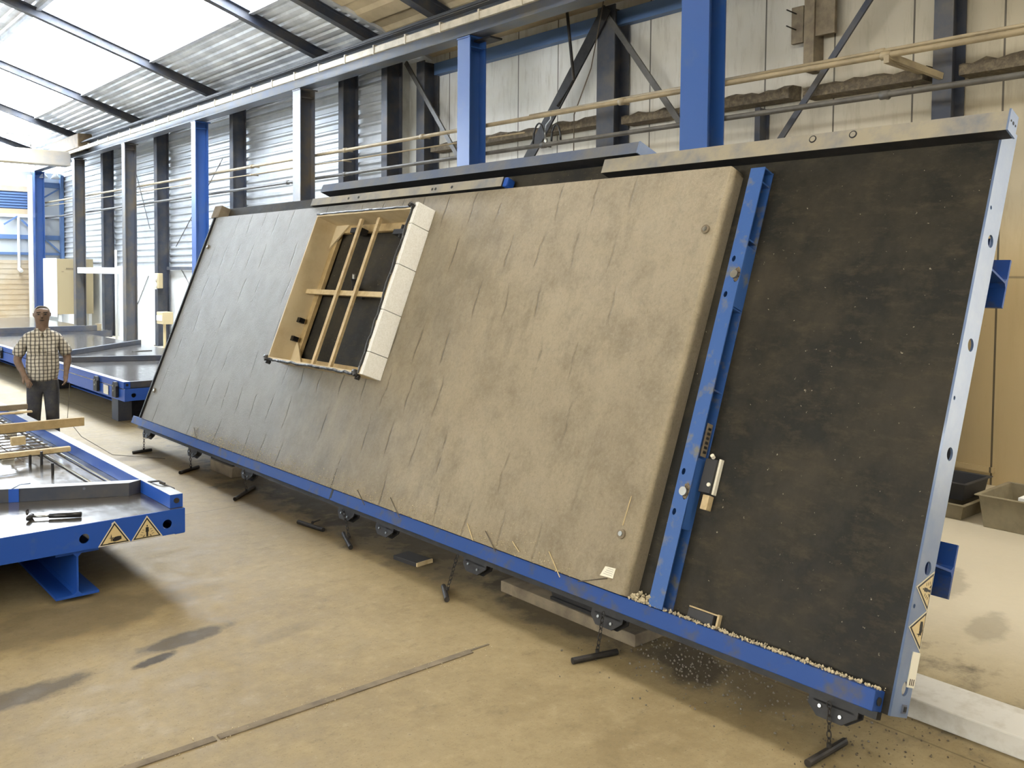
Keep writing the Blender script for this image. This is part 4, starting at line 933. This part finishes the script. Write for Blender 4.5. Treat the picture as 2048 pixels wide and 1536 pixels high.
# reinforcement mesh
m = MB(); rnd = random.Random(9)
for k in range(11): x = .55+k*.17; m.tube([(x, 8.75+.1*(k % 2), .6+.01*rnd.random()), (x, 12.6, .605)], .006, 6)
for k in range(22): y = 8.95+k*.17; m.tube([(.4, y, .612), (2.28, y, .612)], .006, 6)
thing(m, 'rebar_mesh', 'wire_dark', 'welded reinforcement mesh lying over the near left table', 'mesh')
for x, y, lab in ((1.25, 9.0, 'left'), (1.9, 9.3, 'middle'), (1.6, 11.2, 'far'), (2.2, 10.6, 'right')):
    m = MB(); m.box(x-.05, x+.05, y-.05, y+.05, .541, .593); thing(m, 'mesh_spacer', 'paper', '%s pale spacer block under the reinforcement mesh' % lab, 'spacer', 'spacer blocks')
for x0, y0, y1, lab in ((2.33, 7.35, 11.9, 'outer bright steel rod along the right rail of the left table'), (2.2, 7.6, 12.2, 'inner bright steel rod along the right rail of the left table')):
    m = MB(); m.tube([(x0-.0, y0, .553), (x0, y1, .553)], .008, 8); thing(m, 'steel_rod', 'bright_steel', lab, 'rod', 'steel rods on the left table', smooth=True)
def plank(x0, x1, y, w, z0, z1, mt, label, rz=0):
    e_ = MB(); e_.box(x0-x1, 0, -w/2, w/2, 0, z1-z0); o = thing(e_, 'timber_plank', mt, label, 'plank', 'planks across the left table', bevel=.003); o.location = (x1, y, z0); o.rotation_euler = (0, 0, rz)
plank(-.1, 2.80, 10.15, .05, .645, .735, 'timber', 'thick timber plank across the left table in front of the man')
plank(.2, 2.62, 11.75, .05, .645, .705, 'timber_grey', 'grey-brown plank ending left of the man, behind the thick one')
plank(.9, 2.6, 11.45, .06, .645, .665, 'timber_pale', 'thin pale lath left of the man legs')
plank(.1, 2.34, 8.92, .06, .622, .665, 'timber_pale', 'pale double lath lying on the mesh, nearest plank', -.02)
m = MB(); m.box(1.98, 2.1, 9.5, 9.56, .622, .7); thing(m, 'foam_offcut', 'timber_pale', 'cream block standing on the reinforcement mesh', 'block')
for x, y, h, lab in ((1.72, 8.98, .09, 'left'), (2.0, 8.9, .09, 'middle'), (2.08, 8.84, .12, 'right'), (2.05, 8.35, .1, 'nearest')):
    m = MB(); m.tube([(x, y, .541), (x, y, .541+h)], .012, 8); thing(m, 'threaded_stud', 'dark_steel', '%s dark stud standing on the left table beside the pale lath' % lab, 'stud', 'studs on the left table')
m = MB(); m.tube([(2.44, 7.15, .64), (2.47, 7.0, .67), (2.49, 6.93, .66)], .008, 6); m.tube([(2.47, 6.98, .66), (2.53, 6.85, .63), (2.52, 6.75, .55)], .008, 6)
thing(m, 'wire_clip', 'dark_steel', 'bent wire clip on the rail corner of the near left table', 'clip')

# ================================================================ TABLES BEHIND THE MAN
TB = Matrix.Translation((4.35, 13.72, .54))
table_b = make_table('formwork_table', 'flat blue table behind the man with shiny grey deck and dark clamps', TB, 3.0, 12.5, 'deck_polished', 'blue_paint', rail=True, group='flat formwork tables')
m = MB(); m.box(.095, 2.95, .03, .12, .002, .1); m.build('end_rail', 'dark_column', table_b, bevel=.004)
for t in (.33, 1.25, 5.2, 7.9):
    m = MB(); m.prism([(t-.09, -.15), (t+.09, -.15), (t+.09, .02), (t+.04, .08), (t-.04, .08), (t-.09, .02)], 0, -.05, -.008)
    c = m.build('rail_clamp', 'black_steel', table_b)
    m = MB(); m.tube([(-.06, t, .02), (-.05, t, .02)], .014, 10); m.tube([(-.06, t, -.05), (-.05, t, -.05)], .014, 10); m.build('clamp_bolt', 'bright_steel', c)
m = MB(); m.box(-.012, -.008, .72, .95, -.16, -.02); m.build('type_plate', 'paper', table_b, label='pale type plate')
m = MB(); m.box(.35, .85, -.03, -.013, -.14, -.05); m.build('timber_shim', 'timber', table_b)
for x in (.15, 2.85):
    for y in (.6, 6.0, 11.5): m = MB(); m.box(x-.1, x+.1, y-.15, y+.15, -.54, -.188); m.build('foot', 'dark_column', table_b)
for y in (.7, 5.0):
    m = MB(); m.box(.25, 2.8, y, y+.12, -.54, -.19); m.build('shade_block', 'black_steel', table_b)  # added dark boxes that keep the space below the deck black
def shutter(p, q, z, mt, label, w=.09, h=.1):
    mb = MB(); mb.bar((p[0], p[1], z+h/2), (q[0], q[1], z+h/2), w, h); return thing(mb, 'shutter_rail', mt, label, 'rail', 'shutter rails on the tables behind', bevel=.004)
shutter((4.5, 18.45), (7.25, 17.35), .541, 'dark_column', 'dark shutter rail crossing the shiny deck of the table behind the man')
shutter((4.6, 19.2), (7.3, 21.9), .541, 'dark_column', 'dark shutter rail slanting away on the table behind the man')
m = MB(); m.box(6.5, 6.9, 19.9, 19.98, .541, .555); thing(m, 'steel_flat', 'pipe_grey', 'short grey flat bar lying on the shiny deck behind the man', 'bar')
TCm = Matrix.Translation((4.9, 27.2, .54))
table_c = make_table('formwork_table', 'farther flat table with dark end frame, right of the man shoulders', TCm, 3.4, 9.0, 'deck_polished', 'dark_column', rail=False, holes=False, group='flat formwork tables')
m = MB(); m.box(.0, 3.0, .03, .12, .002, .16); m.box(3.0, 3.12, .03, .2, .002, .2, 1); m.build('end_rail', ['dark_column', 'pipe_beige'], table_c, bevel=.004)
TD = Matrix.Translation((.8, 24.5, .5))
table_d = make_table('formwork_table', 'farther flat table behind the man, at the left edge', TD, 3.4, 12.0, 'deck_polished', 'blue_paint_dusty', rail=False, holes=False, group='flat formwork tables')
for tb in (table_c, table_d):
    for x in (.2, 3.2):
        for y in (.6, 8.0): m = MB(); m.box(x-.08, x+.08, y-.1, y+.1, -.54 if tb is table_c else -.5, -.188); m.build('foot', 'dark_column', tb)
# ================================================================ THE MAN
def skin_mesh(name, verts, edges, mt, parent, sub=2, root=0):
    """verts: (x, y, z, rx[, ry])"""
    me = bpy.data.meshes.new(name); me.from_pydata([v[:3] for v in verts], edges, [])
    me.materials.append(MATS[mt]); o = bpy.data.objects.new(name, me); COL.objects.link(o)
    if parent is not None: o.parent = parent
    md = o.modifiers.new('skin', 'SKIN'); md.use_smooth_shade = True
    if not me.skin_vertices: bpy.context.view_layer.update()
    if not me.skin_vertices:
        bpy.context.view_layer.objects.active = o
    sv = me.skin_vertices[0].data
    for i, v in enumerate(verts): sv[i].radius = (v[3], v[4] if len(v) > 4 else v[3]); sv[i].use_root = (i == root)
    md2 = o.modifiers.new('subdivision', 'SUBSURF'); md2.levels = sub; md2.render_levels = sub
    return o
man = empty('person', 'man in a checked short-sleeved shirt and dark trousers standing beside the tables', 'person', (2.95, 12.42, 0))
man.rotation_euler = (0, 0, -math.radians(13.2))
V = []; E_ = []
def chain(pts, start=None):
    idx = start
    for p in pts:
        V.append(p); i = len(V)-1
        if idx is not None: E_.append((idx, i))
        idx = i
    return idx
pel = chain([(0, .02, .94, .13, .1)])
chest = chain([(0, .0, 1.12, .14, .11), (0, .0, 1.27, .145, .11), (0, .01, 1.41, .13, .085)], pel)
neck = chain([(0, .01, 1.52, .07, .065), (0, -.005, 1.60, .074, .074)], chest)
chain([(0, -.02, 1.67, .09, .1), (0, -.015, 1.745, .104, .12), (0, -.005, 1.81, .088, .1)], neck)
hands = []
for sx, el, wr, kn in ((-1, (-.285, .03, 1.16), (-.20, -.10, .97), (-.165, -.17, .905)), (1, (.285, .03, 1.17), (.262, -.06, .985), (.255, -.09, .91))):
    sh = chain([(sx*.19, .01, 1.43, .07)], chest); w_ = chain([(el[0], el[1], el[2], .052), ((el[0]+wr[0])/2, (el[1]+wr[1])/2, (el[2]+wr[2])/2, .045), (wr[0], wr[1], wr[2], .031, .026)], sh)
    k_ = chain([(kn[0], kn[1], kn[2], .036, .02)], w_); hands.append((sx, Vector(wr), Vector(kn), k_, w_))
for sx in (-1, 1):
    chain([(sx*.095, .02, .86, .10), (sx*.105, .0, .52, .07), (sx*.112, .03, .28, .06), (sx*.115, .04, .1, .042), (sx*.125, -.1, .045, .036)], pel)
for sx, wr, kn, k_, w_ in hands:
    d = (kn-wr).normalized(); side = Vector((1, 0, 0)) if sx < 0 else Vector((.1, -1, 0)); side = (side-d*side.dot(d)).normalized(); pal = d.cross(side)
    curl = pal if pal.y > 0 else -pal
    if sx > 0: curl = Vector((-1, 0, 0))
    for j, ln in enumerate((.062, .072, .066, .05)):
        o_ = kn+d*.012+side*(-.027+.018*j)
        p1 = o_+d*ln*.5; p2 = p1+(d*.75+curl*.6).normalized()*ln*.4; p3 = p2+(d*.3+curl).normalized()*ln*.3
        chain([(*p1, .0095), (*p2, .0088), (*p3, .007)], k_)
    t0 = wr.lerp(kn, .45)-side*.034; chain([(*t0, .013), (*(t0+d*.035-side*.016+curl*.008), .0105), (*(t0+d*.062-side*.012+curl*.014), .008)], w_)
body = skin_mesh('body', V, E_, 'skin', man, 2, pel)
# face
m = MB(); m.tube([(0, -.116, 1.745), (0, -.142, 1.705), (0, -.122, 1.69)], [.009, .02, .012], 10); m.build('nose', 'skin', man, smooth=True)
for sx in (-1, 1):
    m = MB(); m.tube([(sx*.08, .0, 1.752), (sx*.088, .01, 1.74), (sx*.087, .01, 1.71), (sx*.078, .0, 1.69)], [.01, .016, .014, .008], 8); m.build('ear', 'skin', man, smooth=True)
    m = MB(); m.tube([(sx*.038-.016, -.108, 1.732), (sx*.038, -.117, 1.734), (sx*.038+.016, -.106, 1.732)], [.004, .01, .004], 8); m.build('eye', 'eye_dark', man, smooth=True)
    m = MB(); m.tube([(sx*.038-.024, -.112, 1.757), (sx*.038+.024, -.108, 1.757)], .007, 6); m.build('eyebrow', 'eye_dark', man)
m = MB(); m.tube([(-.026, -.108, 1.66), (0, -.117, 1.657), (.026, -.108, 1.66)], [.003, .006, .003], 8); m.build('mouth', 'eye_dark', man, smooth=True)
# short grey hair round the back and sides
hv = []; hf = []
for i in range(7):
    ph = -.45+i*.27
    for k in range(17):
        a = math.radians(-20)+math.radians(220)*k/16
        hv.append((.092*math.cos(a)*math.cos(ph), .004+.115*math.sin(a)*math.cos(ph)+.0, 1.762+.078*math.sin(ph)))
for i in range(6):
    for k in range(16): hf.append((i*17+k, i*17+k+1, (i+1)*17+k+1, (i+1)*17+k))
m = MB(); m.add(hv, hf); h = m.build('hair', 'hair_grey', man, smooth=True); sd = h.modifiers.new('solid', 'SOLIDIFY'); sd.thickness = .005
# shirt: torso and short sleeves
V = []; E_ = []
a0 = chain([(0, .01, .87, .18, .15), (0, .01, .97, .19, .16), (0, .0, 1.07, .215, .18), (0, .0, 1.25, .19, .155), (0, .01, 1.40, .185, .13), (0, .01, 1.485, .155, .105), (0, .005, 1.54, .098, .09)])
for sx in (-1, 1): chain([(sx*.19, .01, 1.435, .092), (sx*.255, .02, 1.28, .086), (sx*.282, .025, 1.20, .082)], 4)
skin_mesh('shirt', V, E_, 'check_shirt', man, 2, 0)
m = MB()
for sx in (-1, 1): m.add([(sx*.004, -.118, 1.50), (sx*.05, -.09, 1.56), (sx*.09, -.055, 1.555), (sx*.085, -.112, 1.485), (sx*.03, -.138, 1.45)], [(0, 1, 2, 3, 4) if sx > 0 else (4, 3, 2, 1, 0)])
c = m.build('collar', 'check_shirt', man); sd = c.modifiers.new('solid', 'SOLIDIFY'); sd.thickness = .006
for sx in (-1, 1):
    m = MB(); m.box(sx*.09-.05, sx*.09+.05, -.158, -.15, 1.25, 1.36); m.build('pocket', 'check_shirt', man, bevel=.003)
m = MB(); m.box(-.012, .012, -.176, -.166, 1.0, 1.3)
m.build('button_placket', 'check_shirt', man)
# trousers, belt, shoes
V = []; E_ = []
a0 = chain([(0, .02, .99, .168, .135), (0, .02, .9, .178, .14)])
for sx in (-1, 1): chain([(sx*.092, .02, .80, .098, .11), (sx*.102, .0, .5, .082, .085), (sx*.112, .03, .26, .078, .08), (sx*.115, .035, .085, .078, .085)], 1)
skin_mesh('trousers', V, E_, 'jeans', man, 2, 0)
m = MB(); ring = [(.172*math.cos(a), .02+.14*math.sin(a), 1.0) for a in [2*math.pi*k/24 for k in range(25)]]; m.tube(ring, .014, 6, cap=False); bl = m.build('belt', 'black_plastic', man)
m = MB(); m.box(-.03, .03, -.14, -.128, .98, 1.02); m.build('buckle', 'bright_steel', bl, bevel=.003)
for sx in (-1, 1):
    V = []; E_ = []; chain([(sx*.115, .06, .045, .045, .04), (sx*.12, -.03, .045, .048, .042), (sx*.13, -.13, .035, .042, .03)]); s_ = skin_mesh('shoe', V, E_, 'shoe', man, 2, 0)
m = MB(); m.tube([(.225, -.075, .93), (.3, -.1, .86), (.27, -.1, .4), (.42, -.3, .2), (.75, -.7, .015), (1.3, -1.2, .012)], .004, 6)
o = m.build('control_cable', 'wire_dark', None, label='thin cable running from the man hand down to the floor', cat='cable'); o.matrix_world = Matrix.Translation((2.95, 12.42, 0)) @ Matrix.Rotation(-math.radians(13.2), 4, 'Z')
